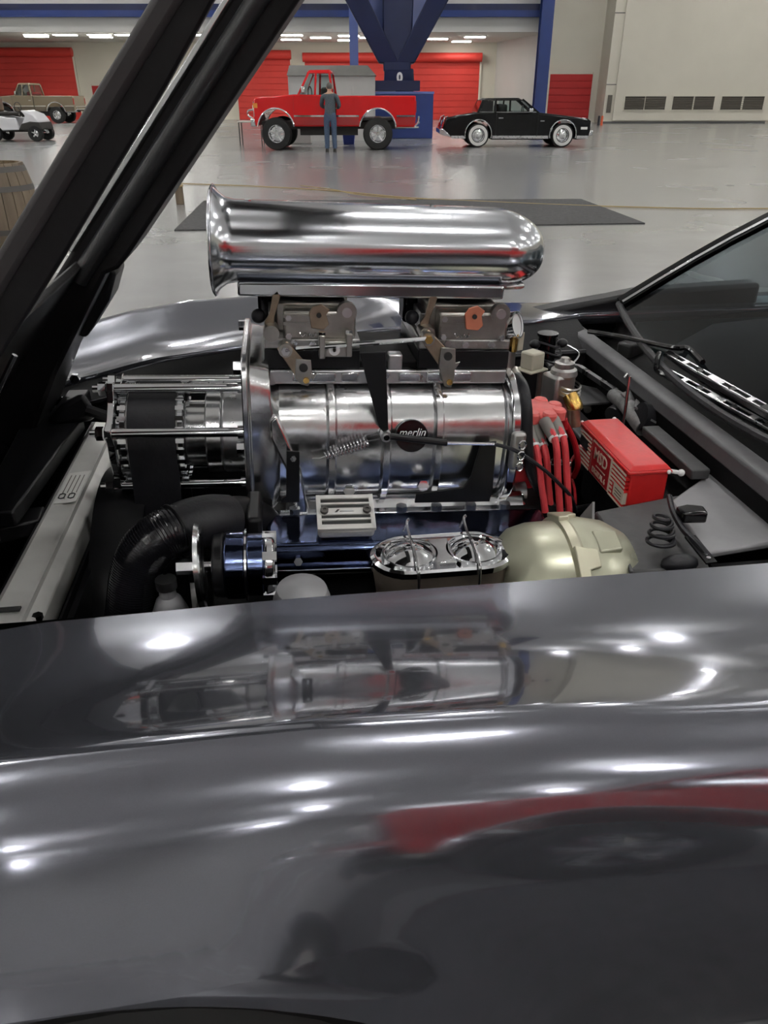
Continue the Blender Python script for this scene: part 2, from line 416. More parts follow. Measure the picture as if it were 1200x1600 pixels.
# blue tree column with a navy pedestal
Yc = 33.
c0 = hpt(626, 130, Yc); zb = hpt(626, 136, Yc).z
t = thing('steel_column', 'navy branching steel column on a blue boxed pedestal behind the red pickup', 'column', HM(c0.x, Yc, 0))
hw = (hpt(676, 200, Yc-1).x-hpt(580, 200, Yc-1).x)/2
pc = (hpt(676, 200, Yc-1).x+hpt(580, 200, Yc-1).x)/2-c0.x
ped = B().box2((pc-hw, -1.0, 0), (pc+hw, 1.0, hpt(640, 143, Yc-1).z)).build('pedestal', 'blue_steel', t, bevel=.02)
B().box2((pc-hw-.02, -1.03, hpt(640, 143, Yc-1).z-.08), (pc+hw+.02, 1.03, hpt(640, 143, Yc-1).z)).build('pedestal_cap', 'pale_blue_steel', t)
zt = hpt(640, 143, Yc-1).z
def quad_leg(p0, p1, w0, w1, d0, d1, name='branch', m='navy_steel', bev=.05):
    p0 = Vector(p0); p1 = Vector(p1)
    s = [[p+Vector((a*ww/2, b*dd/2, 0)) for a, b in ((-1,-1),(1,-1),(1,1),(-1,1))] for p, ww, dd in ((p0, w0, d0), (p1, w1, d1))]
    return B().loft(s).build(name, m, t, bevel=bev)
q = lambda x, y: hpt(x, y, Yc).x-c0.x
zz = lambda y: hpt(620, y, Yc).z
quad_leg((q(623,128), 0, zt), (q(623,110), 0, zz(108)), q(645,128)-q(597,128), q(642,110)-q(597,110), .9, 1.1, 'foot')
quad_leg((q(620,112), 0, zz(112)), (q(624,0), .1, 11.5), q(642,110)-q(600,110), 1.4, 1.1, 1.4, 'shaft')
zl0 = zz(100)
quad_leg((q(608,100), -.2, zl0), (q(556,0)-4.2, -1.2, 11.5), .75, 1.1, .7, 1.0)
quad_leg((q(632,100), -.2, zl0), (q(680,0)+4.2, -1.2, 11.5), .7, 1.1, .7, 1.0)
quad_leg((q(606,96), .5, zl0), (q(596,0)-1.6, 3., 11.5), .5, .8, .6, .8, m='pale_blue_steel')
quad_leg((q(636,96), .5, zl0), (q(655,0)+1.6, 3., 11.5), .5, .8, .6, .8, m='pale_blue_steel')
text('number_mark', '0', .42, Matrix.Translation((q(624,123), -.56, zz(122))) @ Matrix.Rotation(PI/2, 4, 'X'), 'white_mark', t, bold=.02)
for s in (0, 1): B().box2((pc-hw+.05, -.95+1.8*s, zt+.02), (pc+hw-.5, -.9+1.8*s, zt+.35)).build('rail', 'pale_blue_steel' if s else 'navy_steel', t)
B().box2((pc-hw+.2, -.85, zt), (pc-hw+.9, -.4, zt+.2)).build('tray', 'shed_wall', t)
# slim blue posts
for px0, px1, pb, Y, lab in ((547, 560, 104, 47.5, 'slim pale blue steel post rising behind the grey shed'), (833, 851, 166, 48.3, 'tall blue steel post at the end of the canopy')):
    a = hpt(px0, pb, Y).x; c = hpt(px1, pb, Y).x
    t = thing('steel_post', lab, 'post', HM((a+c)/2, Y, 0))
    W = c-a; m_ = 'pale_blue_steel' if px0 < 600 else 'blue_steel'
    for s in (-1, 1): B().box2((-W/2, s*W/2-.03, 0), (W/2, s*W/2+.03, 11.5)).build('flange', m_, t)
    B().box2((-.04, -W/2, 0), (.04, W/2, 11.5)).build('web', m_, t)
    B().box2((-W*.8, -W*.8, 0), (W*.8, W*.8, .05)).build('base_plate', m_, t)
# grey shed
Ys = 30.5
a = hpt(450, 150, Ys).x; c = hpt(588, 150, Ys).x; ze = hpt(500, 118, Ys).z; zr = hpt(500, 103, Ys+1).z
t = thing('portable_shed', 'pale grey shed with a dark hipped roof behind the red pickup', 'shed', HM((a+c)/2, Ys, 0))
W = c-a
B().box2((-W/2+.05, 0, 0), (W/2-.05, 1.35, ze)).build('wall', 'shed_wall', t)
B().loft([[(-W/2, -.08, ze), (W/2, -.08, ze), (W/2, 1.42, ze), (-W/2, 1.42, ze)], [(-W/2+.05, .4, zr), (W/2-.3, .4, zr), (W/2-.3, .95, zr), (-W/2+.05, .95, zr)]]).build('roof', 'shed_roof', t)
for k in range(5): B().box2((-W/2+.05+k*W/4.2-.02, -.02, .05), (-W/2+.05+k*W/4.2+.02, 0, ze)).build('batten', 'shed_wall', t)
for s in (-1, 1):
    t = None
# dark carpet mat
p = [on_w(x, y, 0) for x, y in ((272, 361), (318, 315), (908, 312), (1008, 350))]
cen = sum(p, Vector())/4
o = B().loft([[Vector((q.x, q.y, .001)) for q in p], [Vector((q.x, q.y, .014)) for q in p]]).build('floor_mat', 'carpet', None, bevel=.004)
tag(o, 'large dark grey carpet mat lying on the concrete behind the scoop', 'mat')
o = B().box2((-2.6, -.62, .001), (3.6, .62, .013)).build('floor_mat', 'carpet', None, bevel=.004)  # unseen runner, added to darken what the near fender mirrors
tag(o, 'unseen dark grey runner added beside the charcoal car to darken its mirrored side', 'mat').matrix_basis = Matrix.Translation((0, -.36, 0))
# ropes on the floor
r1 = [on_w(x, y, .012) for x, y in ((215, 283), (290, 287), (400, 291), (520, 298), (640, 309), (760, 315), (880, 320), (1010, 324), (1120, 326), (1290, 325))]
tag(B().tube(r1, .009, 6, sub=5).build('rope', 'rope'), 'long thin tan rope stretched across the concrete past the mat', 'rope')
r2 = [on_w(x, y, .03) for x, y in ((470, 290), (520, 296), (560, 304), (650, 312))]
tag(B().tube(r2, .008, 6, sub=5).build('rope', 'rope'), 'short tan rope end curving into the long rope', 'rope')
# wooden post seen beside the hood
o = thing('wooden_post', 'short wooden post standing on the floor beside the raised hood', 'post', Matrix.Translation(on_w(282, 319, 0)))
B().box2((-.055, -.055, 0), (.055, .055, .24)).build('shaft', 'wood', o, bevel=.008); B().box2((-.065, -.065, .24), (.065, .065, .26)).build('cap', 'wood_top', o)
# barrel
bp = on_w(14, 392, 0); R0 = .36; HB = .83
t = thing('wooden_barrel', 'weathered wooden barrel standing on the floor left of the raised hood', 'barrel', Matrix.Translation(bp))
def brad(z): return .30+.075*(1-((z-HB/2)/(HB/2))**2)
NS = 22
for k in range(NS):
    a0 = 2*PI*k/NS+.008; a1 = 2*PI*(k+1)/NS-.008; secs = []
    for i in range(9):
        z = HB*i/8; r = brad(z)
        secs.append([(math.cos(a0)*r, math.sin(a0)*r, z), (math.cos(a1)*r, math.sin(a1)*r, z), (math.cos(a1)*(r-.03), math.sin(a1)*(r-.03), z), (math.cos(a0)*(r-.03), math.sin(a0)*(r-.03), z)])
    B().loft(secs).build('stave', 'wood', t)
for z in (.05, .22, HB-.22, HB-.05):
    B().lathe([(brad(z-.025)+.004, z-.025), (brad(z+.025)+.004, z+.025), (brad(z+.025)-.003, z+.025), (brad(z-.025)-.003, z-.025), (brad(z-.025)+.004, z-.025)], (0,0,0), (0,0,1), 32).build('hoop', 'iron_hoop', t)
B().cyl((0,0,HB-.06), (0,0,HB-.035), .285, n=28).build('barrel_head', 'wood_top', t)
# small bollards at the corner of the block wall
for px, m_, lab in ((936, 'bollard_dark', 'small dark bollard at the corner of the cream wall'), (941, 'bollard_orange', 'small orange bollard at the corner of the cream wall')):
    a = hpt(px, 184, 47); t = thing('bollard', lab, 'bollard', HM(a.x, 47, 0))
    B().cyl((0,0,0), (0,0,.42), .065, .06, n=12).build('post', m_, t); B().ball((0,0,.42), (.06,.06,.04), 12, 6).build('cap', m_, t); B().cyl((0,0,0), (0,0,.03), .075, n=12).build('foot', m_, t)
# ------------------------------------------------------------------ parked vehicles
def arch_pts(cx, r, zc, zb, n=12):       # from left to right over the wheel
    a = math.asin(max(-1, min(1, (zb-zc)/r)))
    return [(cx+r*math.cos(PI-a-(PI-2*a)*i/n), zc+r*math.sin(PI-a-(PI-2*a)*i/n)) for i in range(n+1)]
def wheel(t, cx, y, zc, r, wd, side, white=False, rim_r=.55):
    """side -1: outer face towards -y"""
    wh = B().lathe([(r*rim_r, wd*.5), (r*.93, wd*.5), (r, wd*.38), (r, -wd*.38), (r*.93, -wd*.5), (r*rim_r, -wd*.5), (r*rim_r, wd*.5)], (cx, y, zc), (0, side, 0), 32).build('wheel', 'tire', t)
    B().lathe([(0, wd*.30), (r*.15, wd*.32), (r*.17, wd*.2), (r*.5, wd*.12), (r*.56, wd*.42), (r*.58, wd*.47), (r*.54, wd*.47)], (cx, y, zc), (0, side, 0), 28).build('rim', 'chrome', wh)
    if white:
        B().lathe([(r*.60, wd*.505), (r*.86, wd*.505), (r*.86, wd*.52), (r*.60, wd*.52), (r*.60, wd*.505)], (cx, y, zc), (0, side, 0), 32).build('whitewall', 'whitewall', wh)
        B().lathe([(0, wd*.52), (r*.2, wd*.5), (r*.3, wd*.42), (r*.32, wd*.3)], (cx, y, zc), (0, side, 0), 24).build('hub_cap', 'brushed', wh)
    else:
        for k in range(5):
            a = 2*PI*k/5+.3; d = Vector((math.cos(a), 0, math.sin(a)))
            B().beam(Vector((cx, y+side*wd*.28, zc))+d*r*.12, Vector((cx, y+side*wd*.34, zc))+d*r*.52, wd*.16, r*.12, (0,1,0)).build('spoke', 'brushed', wh)
        B().cyl((cx, y+side*wd*.2, zc), (cx, y+side*wd*.46, zc), r*.13, n=14).build('hub_cap', 'chrome', wh)
    return wh
def pickup(name, lab, M, upper, lower, inter, lettering=None):
    t = thing(name, lab, 'pickup', M)
    Wd = 1.95; fx, rx, r, zc = .64, 3.59, .43, .43
    fa = arch_pts(fx, .52, .56, .62); ra = arch_pts(rx, .52, .56, .62)
    # front clip and cab lower body
    body = [(.06, .64)]+fa+[(2.36, .62), (2.36, 1.42), (1.30, 1.44), (1.20, 1.44), (.10, 1.36), (.03, 1.30), (.03, .75)]
    B().prism(body, (0,0,0), (1,0,0), (0,0,1), (0,Wd,0)).build('cab_body', upper, t, bevel=.035)
    bed = [(2.39, .62)]+ra+[(4.66, .62), (4.68, .80), (4.68, 1.41), (2.39, 1.41)]
    for y0 in (0, Wd-.12): B().prism(bed, (0,y0,0), (1,0,0), (0,0,1), (0,.12,0)).build('bed_side', upper, t, bevel=.03)
    B().box2((2.39, .12, .78), (4.6, Wd-.12, .84)).build('bed_floor', 'interior', t)
    B().box2((4.60, .1, .70), (4.68, Wd-.1, 1.40)).build('tailgate', upper, t, bevel=.02)
    B().box2((2.39, .1, .70), (2.45, Wd-.1, 1.40)).build('bed_front', upper, t)
    # two-tone lower strip and chrome line, both sides
    for y in (-.012, Wd+.002):
        for x0, x1 in ((1.17, 2.35), (2.40, 3.05), (4.13, 4.66)):
            B().box2((x0, y, .66), (x1, y+.01, .86)).build('lower_panel', lower, t)
            B().box2((x0, y-.004, .87), (x1, y+.014, .915)).build('trim_strip', 'chrome', t)
        for cx in (fx, rx):
            pts = [Vector((a, y+.005, b)) for a, b in arch_pts(cx, .53, .56, .62, 16)]
            B().tube(pts, .022, 6).build('arch_trim', 'chrome', t)
        B().box2((1.17, y-.002, .62), (1.172, y+.012, 1.42)).build('door_gap', 'print_black', t)
        B().box2((2.37, y-.002, .62), (2.385, y+.012, 1.42)).build('door_gap', 'print_black', t)
    # inner dark volume over the wheels and frame rails
    B().box2((.2, .25, .55), (4.4, Wd-.25, .75)).build('chassis', 'interior', t)
    B().box2((1.3, .35, .38), (3.0, .5, .55)).build('exhaust', 'interior', t)
    # cab greenhouse: roof, pillars, glass
    def side(y, n): return Vector((0, y, 0))
    def pil(p0, p1, wd=.07):
        for y0, y1 in ((.03, .14), (Wd-.03, Wd-.14)):
            B().beam((p0[0], y0, p0[1]), (p1[0], y1, p1[1]), .06, wd, (0,1,0)).build('pillar', upper, t, bevel=.012)
    pil((1.32, 1.42), (1.64, 1.99)); pil((2.30, 1.42), (2.22, 1.99), .12); pil((1.80, 1.42), (1.84, 1.97), .035)
    B().loft([[(1.56, .12, 1.96), (2.30, .12, 1.96), (2.30, Wd-.12, 1.96), (1.56, Wd-.12, 1.96)], [(1.64, .2, 2.05), (2.24, .2, 2.06), (2.24, Wd-.2, 2.06), (1.64, Wd-.2, 2.05)]]).build('roof', upper, t, bevel=.03)
    B().add([(1.36, .1, 1.43), (1.36, Wd-.1, 1.43), (1.63, Wd-.17, 1.96), (1.63, .17, 1.96)], [(0,1,2,3)]).build('windshield', 'auto_glass', t)
    B().add([(2.29, .1, 1.43), (2.29, Wd-.1, 1.43), (2.23, Wd-.17, 1.96), (2.23, .17, 1.96)], [(0,1,2,3)]).build('rear_window', 'auto_glass', t)
    B().add([(1.85, .06, 1.43), (2.25, .06, 1.43), (2.20, .14, 1.95), (1.86, .14, 1.95)], [(0,1,2,3)]).build('door_window', 'auto_glass', t)
    B().add([(1.40, .06, 1.43), (1.78, .06, 1.43), (1.82, .14, 1.93), (1.66, .14, 1.93)], [(0,1,2,3)]).build('vent_window', 'auto_glass', t)
    B().box2((1.95, .3, 1.0), (2.28, Wd-.3, 1.62)).build('bench_seat', inter, t, bevel=.06)
    B().tube([Vector((1.62+.04*math.cos(a), .5+.19*math.cos(a), 1.45+.19*math.sin(a))) for a in [2*PI*k/16 for k in range(16)]], .015, 6, closed=True).build('steering_wheel', 'interior', t)
    # nose
    B().box2((0, .1, .88), (.05, Wd-.1, 1.26)).build('grille', 'chrome', t)
    for y in (.28, Wd-.28):
        B().lathe([(0, .05), (.07, .04), (.10, 0)], (0, y, 1.1), (-1, 0, 0), 16).build('headlight', 'lamp_white', t)
    B().box2((.01, -.005, 1.10), (.14, .02, 1.22)).build('marker_light', 'amber', t)
    B().box2((-.10, .05, .62), (.05, Wd-.05, .82)).build('front_bumper', 'chrome', t, bevel=.03)
    B().tube([Vector(q) for q in ((-.08, .4, .82), (-.2, .4, .9), (-.2, .4, 1.02), (-.05, .4, 1.05))], .025, 8, sub=4).build('tow_hook', 'chrome', t)
    rb = B().tube([Vector(q) for q in ((4.62, .12, .62), (4.74, .12, .70), (4.78, .12, .84))], .03, 8, sub=4).tube([Vector((4.78, .1, .72)), Vector((4.78, Wd-.1, .72))], .035, 8).tube([Vector((4.78, .1, .86)), Vector((4.78, Wd-.1, .86))], .03, 8)
    rb.tube([Vector((4.1, .1, .60)), Vector((4.78, .1, .60))], .025, 8); rb.build('rear_bumper', 'chrome', t)
    for y in (.0, Wd-.1): B().box2((4.655, y, .98), (4.70, y+.1, 1.28)).build('tail_light', 'lamp_red', t)
    B().box2((1.42, -.13, 1.48), (1.52, -.02, 1.64)).build('mirror', 'chrome', t, bevel=.02)
    B().box2((2.12, -.025, 1.16), (2.26, .0, 1.20)).build('door_handle', 'chrome', t)
    for cx in (fx, rx):
        wheel(t, cx, .14, zc, r, .30, -1); wheel(t, cx, Wd-.14, zc, r, .30, 1)
    if lettering:
        text('lettering', lettering, .10, Matrix.Translation((1.45, -.02, .89)) @ Matrix.Rotation(PI/2, 4, 'X'), 'white_mark', t, sx=1.6)
    return t
Yt = 24.9
pickup('pickup_truck', 'bright red lifted pickup with chrome trim and big tyres in front of the grey shed', HM(hpt(397, 200, Yt).x, Yt), 'truck_red', 'truck_red_low', 'interior')
Yb = 50.
pickup('pickup_truck', 'brown two-tone pickup parked before the red roller door', HM(hpt(-8, 180, Yb).x, Yb), 'truck_brown', 'truck_brown_low', 'interior_red')
def coupe(name, lab, M, paint):
    t = thing(name, lab, 'car', M)
    Wd = 1.8; rx, fx, r, zc = 1.13, 3.72, .335, .335
    ra = arch_pts(rx, .40, .36, .22); fa = arch_pts(fx, .40, .36, .22)
    body = [(.25, .30)]+ra+fa+[(4.45, .24), (4.56, .35), (4.55, .74), (4.42, .80), (3.9, .86), (2.98, .96), (1.05, .97), (.5, .90), (.17, .83), (.10, .78), (.02, .50), (.05, .38)]
    B().prism(body, (0,0,0), (1,0,0), (0,0,1), (0,Wd,0)).build('body', paint, t, bevel=.05, seg=3)
    # roof with a vinyl rear half, pillars and glass
    rail = [(1.06, .95), (1.20, 1.27), (1.34, 1.33), (2.34, 1.34), (2.48, 1.31), (2.96, .95)]
    for y0, y1 in ((.08, .2), (Wd-.08, Wd-.2)):
        for k, (a, c, wd) in enumerate((((1.10, .95), (1.24, 1.28), .10), ((1.62, .95), (1.63, 1.29), .16), ((2.06, .95), (2.07, 1.29), .02), ((2.95, .94), (2.44, 1.31), .05))):
            B().beam((a[0], y0, a[1]), (c[0], y1, c[1]), .05, wd, (0,1,0)).build('pillar', 'vinyl_black' if k < 2 else paint, t)
        B().add([(1.16, y0, .97), (1.55, y0, .97), (1.56, y1, 1.27), (1.28, y1, 1.27)], [(0,1,2,3)]).build('quarter_panel', 'vinyl_black', t)
        B().add([(1.70, y0, .97), (2.86, y0, .97), (2.44, y1, 1.28), (1.72, y1, 1.28)], [(0,1,2,3)]).build('side_window', 'auto_glass', t)
        B().tube([Vector((a, y0, .965)) for a in (1.1, 2.9)], .012, 6).build('belt_trim', 'chrome', t)
    B().loft([[(1.20, .19, 1.27), (2.46, .19, 1.28), (2.46, Wd-.19, 1.28), (1.20, Wd-.19, 1.27)], [(1.36, .28, 1.34), (2.34, .28, 1.35), (2.34, Wd-.28, 1.35), (1.36, Wd-.28, 1.34)]]).build('roof', 'vinyl_black', t, bevel=.03)
    B().add([(2.97, .12, .95), (2.97, Wd-.12, .95), (2.46, Wd-.22, 1.31), (2.46, .22, 1.31)], [(0,1,2,3)]).build('windshield', 'auto_glass', t)
    B().add([(1.07, .12, .96), (1.07, Wd-.12, .96), (1.22, Wd-.22, 1.28), (1.22, .22, 1.28)], [(0,1,2,3)]).build('rear_window', 'auto_glass', t)
    for y in (.45, Wd-.45): B().box2((1.75, y-.25, .6), (2.0, y+.25, 1.18)).build('seat', 'interior', t, bevel=.06)
    B().box2((1.2, .2, .7), (1.5, Wd-.2, 1.05)).build('rear_seat', 'interior', t, bevel=.06)
    B().tube([Vector((2.5, .45+.17*math.cos(a), .98+.17*math.sin(a))) for a in [2*PI*k/16 for k in range(16)]], .014, 6, closed=True).build('steering_wheel', 'interior', t)
    for y in (-.008, Wd-.002):
        for x0, x1 in ((1.56, 3.28), (4.15, 4.5), (.3, .72)): B().box2((x0, y, .25), (x1, y+.01, .33)).build('sill_trim', 'brushed', t)
        for cx in (rx, fx): B().tube([Vector((a, y+.005, b)) for a, b in arch_pts(cx, .405, .36, .26, 16)], .013, 6).build('arch_trim', 'brushed', t)
        B().box2((1.66, y-.001, .33), (1.668, y+.011, .96)).build('door_gap', 'print_black', t); B().box2((2.92, y-.001, .33), (2.928, y+.011, .94)).build('door_gap', 'print_black', t)
        B().box2((1.72, y-.02, .80), (1.86, y+.012, .825)).build('door_handle', 'chrome', t)
        B().box2((4.25, y-.006, .50), (4.45, y+.012, .57)).build('marker_light', 'lamp_white', t)
        B().box2((3.0, y-.006, .72), (3.12, y+.012, .745)).build('badge', 'chrome', t)
    B().box2((2.62, -.12, .97), (2.74, 0, 1.07)).build('mirror', 'chrome', t, bevel=.02)
    B().prism([(4.50, .32), (4.62, .34), (4.64, .46), (4.55, .48)], (0,-.02,0), (1,0,0), (0,0,1), (0,Wd+.04,0)).build('front_bumper', 'chrome', t, bevel=.015)
    B().prism([(.30, .30), (.06, .34), (-.06, .38), (-.06, .50), (.05, .52)], (0,-.02,0), (1,0,0), (0,0,1), (0,Wd+.04,0)).build('rear_bumper', 'chrome', t, bevel=.015)
    for y in (.04, Wd-.14):
        B().prism([(.015, .52), (.10, .80), (.16, .82), (.10, .52)], (0,y,0), (1,0,0), (0,0,1), (0,.1,0)).build('tail_light', 'lamp_red', t)
        B().tube([Vector(q) for q in ((.0, y+.05, .52), (.09, y+.05, .82), (.19, y+.05, .85))], .022, 6).build('tail_trim', 'chrome', t)
    B().box2((4.54, .4, .48), (4.58, Wd-.4, .72)).build('grille', 'chrome', t)
    for y in (.08, Wd-.32): B().box2((4.53, y, .56), (4.575, y+.24, .70)).build('headlight', 'lamp_white', t)
    for cx in (rx, fx):
        wheel(t, cx, .12, zc, r, .22, -1, True); wheel(t, cx, Wd-.12, zc, r, .22, 1, True)
    return t
Yk = 26.2
coupe('vintage_coupe', 'glossy black two-door coupe with whitewall tyres before the dark red door', HM(hpt(690, 200, Yk).x, Yk, 0, .0), 'coupe_black')
pickup('pickup_truck', 'unseen second red pickup added opposite for the red mirrored in the charcoal fender', HM(.42, -2.78, 0, .04), 'truck_red', 'truck_red_low', 'interior')  # out of view, added for the red reflections on the near fender
# golf cart (its nose shows)
Yg = 29.8
t = thing('golf_cart', 'white golf cart with black seat in front of the brown pickup', 'golf cart', HM(hpt(69, 205, Yg).x-2.35, Yg))
for y0 in (0, 1.02):
    B().prism([(.15, .42), (.2, .78), (.75, .82), (1.15, .74), (1.42, .74), (1.50, .36), (.9, .34), (.75, .52), (.45, .52), (.32, .34)], (0,y0,0), (1,0,0), (0,0,1), (0,.12,0)).build('side_panel', 'cart_white', t, bevel=.03)
B().box2((.3, .12, .3), (1.9, 1.02, .38)).build('floor_pan', 'interior', t)
B().prism([(1.55, .40), (2.15, .45), (2.22, .62), (2.05, .84), (1.72, .96), (1.62, .96), (1.75, .80), (1.60, .55)], (0,.05,0), (1,0,0), (0,0,1), (0,1.04,0)).build('front_cowl', 'cart_white', t, bevel=.05)
B().prism([(1.45, .34), (2.28, .36), (2.22, .60), (1.9, .62), (1.6, .55)], (0,.0,0), (1,0,0), (0,0,1), (0,1.14,0)).build('front_skirt', 'interior', t, bevel=.03)
B().box2((.7, .15, .80), (1.2, .99, .92)).build('seat_cushion', 'interior', t, bevel=.04); B().box2((.55, .15, .92), (.7, .99, 1.35)).build('seat_back', 'cart_tan', t, bevel=.05)
B().box2((.05, .1, .75), (.5, 1.04, 1.42)).build('rear_bag', 'cart_tan', t, bevel=.12)
B().tube([Vector((1.45+.05*math.cos(a), .35+.16*math.cos(a), 1.05+.16*math.sin(a))) for a in [2*PI*k/16 for k in range(16)]], .014, 6, closed=True).build('steering_wheel', 'interior', t)
B().cyl((1.8, .35, .7), (1.45, .35, 1.05), .02).build('steering_column', 'interior', t)
for cx, zr_ in ((.58, .25), (2.02, .25)):
    wheel(t, cx, .08, .25, .25, .2, -1, rim_r=.5); wheel(t, cx, 1.06, .25, .25, .2, 1, rim_r=.5)
# table and bins behind the red pickup
a = hpt(376, 205, 27.5); t = thing('folding_table', 'small white folding table ahead of the red pickup', 'table', HM(a.x, 27.5))
B().box2((-.05, -.3, .66), (.75, .3, .70)).build('table_top', 'table_white', t, bevel=.01)
for x in (0, .7):
    for y in (-.25, .25): B().cyl((x, y, 0), (x, y, .66), .018, n=8).build('leg', 'iron_hoop', t)
a = hpt(545, 208, 28); t = thing('storage_bin', 'blue plastic bin standing behind the red pickup', 'bin', HM(a.x, 28))
B().loft([[(-.17, -.15, 0), (.17, -.15, 0), (.17, .15, 0), (-.17, .15, 0)], [(-.2, -.18, .34), (.2, -.18, .34), (.2, .18, .34), (-.2, .18, .34)]]).build('tub', 'blue_bin', t, bevel=.02)
B().box2((-.22, -.2, .34), (.22, .2, .38)).build('lid', 'blue_bin', t, bevel=.01)
a = hpt(470, 208, 28.5); t = thing('storage_bin', 'pale grey box standing behind the red pickup', 'bin', HM(a.x, 28.5))
B().box2((-.3, -.25, 0), (.35, .25, .5)).build('tub', 'shed_wall', t, bevel=.03); B().box2((-.32, -.27, .5), (.37, .27, .54)).build('lid', 'shed_wall', t, bevel=.01)
# ------------------------------------------------------------------ person at the red pickup, seen from behind
def skin(name, chain, material, parent, sub=2, root=0):
    """chain: list of (point, radius(x,y), parent index)"""
    me = bpy.data.meshes.new(name); me.from_pydata([c[0] for c in chain], [(c[2], i) for i, c in enumerate(chain) if c[2] is not None], [])
    me.materials.append(MATS[material])
    o = bpy.data.objects.new(name, me); COL.objects.link(o); o.parent = parent
    m = o.modifiers.new('skin', 'SKIN'); m.use_smooth_shade = True
    if not me.skin_vertices: me.attributes  # layer is made with the modifier below
    bm = bmesh.new(); bm.from_mesh(me); lay = bm.verts.layers.skin.verify(); bm.verts.ensure_lookup_table()
    for i, c in enumerate(chain):
        r = c[1] if isinstance(c[1], tuple) else (c[1], c[1]); bm.verts[i][lay].radius = r; bm.verts[i][lay].use_root = (i == root)
    bm.to_mesh(me); bm.free()
    s = o.modifiers.new('sub', 'SUBSURF'); s.levels = s.render_levels = sub
    dg = bpy.context.evaluated_depsgraph_get(); dg.update()
    m2 = bpy.data.meshes.new_from_object(o.evaluated_get(dg)); o.modifiers.clear(); o.data = m2
    return o
Yp = 24.2; a = hpt(517, 229, Yp)
t = thing('person', 'person in blue denim seen from behind, leaning into the red pickup', 'person', HM(a.x, Yp))
body = [((0,.02,.98), (.13,.10), None), ((0,.03,1.12), (.11,.085), 0), ((0,.05,1.30), (.14,.09), 1), ((0,.07,1.43), (.10,.08), 2), ((0,.085,1.50), .052, 3), ((0,.11,1.58), (.072,.085), 4), ((0,.12,1.67), (.07,.085), 5),
        ((-.19,.06,1.40), .055, 3), ((-.24,.15,1.17), .043, 7), ((-.17,.36,1.12), .036, 8), ((-.16,.44,1.12), .028, 9),
        ((.19,.06,1.40), .055, 3), ((.26,.12,1.17), .043, 11), ((.20,.33,1.10), .036, 12), ((.19,.41,1.10), .028, 13),
        ((-.09,.02,.88), .085, 0), ((-.10,.03,.50), .058, 15), ((-.105,-.02,.10), .042, 16),
        ((.09,.02,.88), .085, 0), ((.10,.04,.50), .058, 18), ((.115,0,.10), .042, 19)]
skin('body', body, 'skin', t)
for s, hx, hy, hz in ((-1, -.16, .45, 1.12), (1, .19, .42, 1.10)):
    for k in range(4): B().tube([(hx+(k-1.5)*.017, hy, hz), (hx+(k-1.5)*.019, hy+.05, hz-.004), (hx+(k-1.5)*.019, hy+.075+(.008 if k in (1,2) else 0), hz-.025)], [.010, .009, .007], 6).build('finger', 'skin', t)
    B().tube([(hx-s*.025, hy-.02, hz), (hx-s*.045, hy+.02, hz-.005), (hx-s*.04, hy+.045, hz-.015)], [.011, .010, .008], 6).build('thumb', 'skin', t)
jk = [((0,.02,.80), (.175,.135), None), ((0,.03,1.08), (.16,.125), 0), ((0,.05,1.30), (.18,.125), 1), ((0,.07,1.42), (.13,.10), 2), ((0,.08,1.475), (.075,.07), 3),
      ((-.19,.06,1.395), .075, 3), ((-.245,.15,1.17), .062, 5), ((-.175,.33,1.12), .052, 6), ((.19,.06,1.395), .075, 3), ((.265,.12,1.17), .062, 8), ((.205,.30,1.105), .052, 9)]
skin('jacket', jk, 'denim_grey', t)
tr = [((0,.02,1.08), (.15,.115), None), ((0,.02,.95), (.16,.12), 0), ((-.095,.02,.84), .102, 1), ((-.10,.03,.50), .082, 2), ((-.105,-.01,.05), .068, 3), ((.095,.02,.84), .102, 1), ((.10,.04,.50), .082, 5), ((.115,.01,.05), .068, 6)]
skin('trousers', tr, 'denim', t)
B().ball((0,.105,1.635), (.082,.10,.095), 16, 10).build('hair', 'hair_grey', t)
for s in (-1, 1):
    B().ball((s*.08,.12,1.60), (.012,.022,.032), 10, 6).build('ear', 'skin', t)
    B().ball((s*.03,.205,1.625), (.012,.008,.008), 8, 6).build('eye', 'print_black', t)
    B().loft([[(s*.108+x, y, 0) for x, y in ((-.045,-.10),(.045,-.10),(.052,.06),(.03,.17),(-.03,.17),(-.052,.06))], [(s*.108+x*.8, y*.85, .085 if y < .1 else .05) for x, y in ((-.045,-.10),(.045,-.10),(.052,.06),(.03,.17),(-.03,.17),(-.052,.06))]]).build('shoe', 'shoe', t, bevel=.012)
B().ball((0,.215,1.60), (.014,.022,.022), 8, 6).build('nose', 'skin', t)
B().box2((-.022, .196, 1.562), (.022, .204, 1.568)).build('mouth', 'dark_red', t)
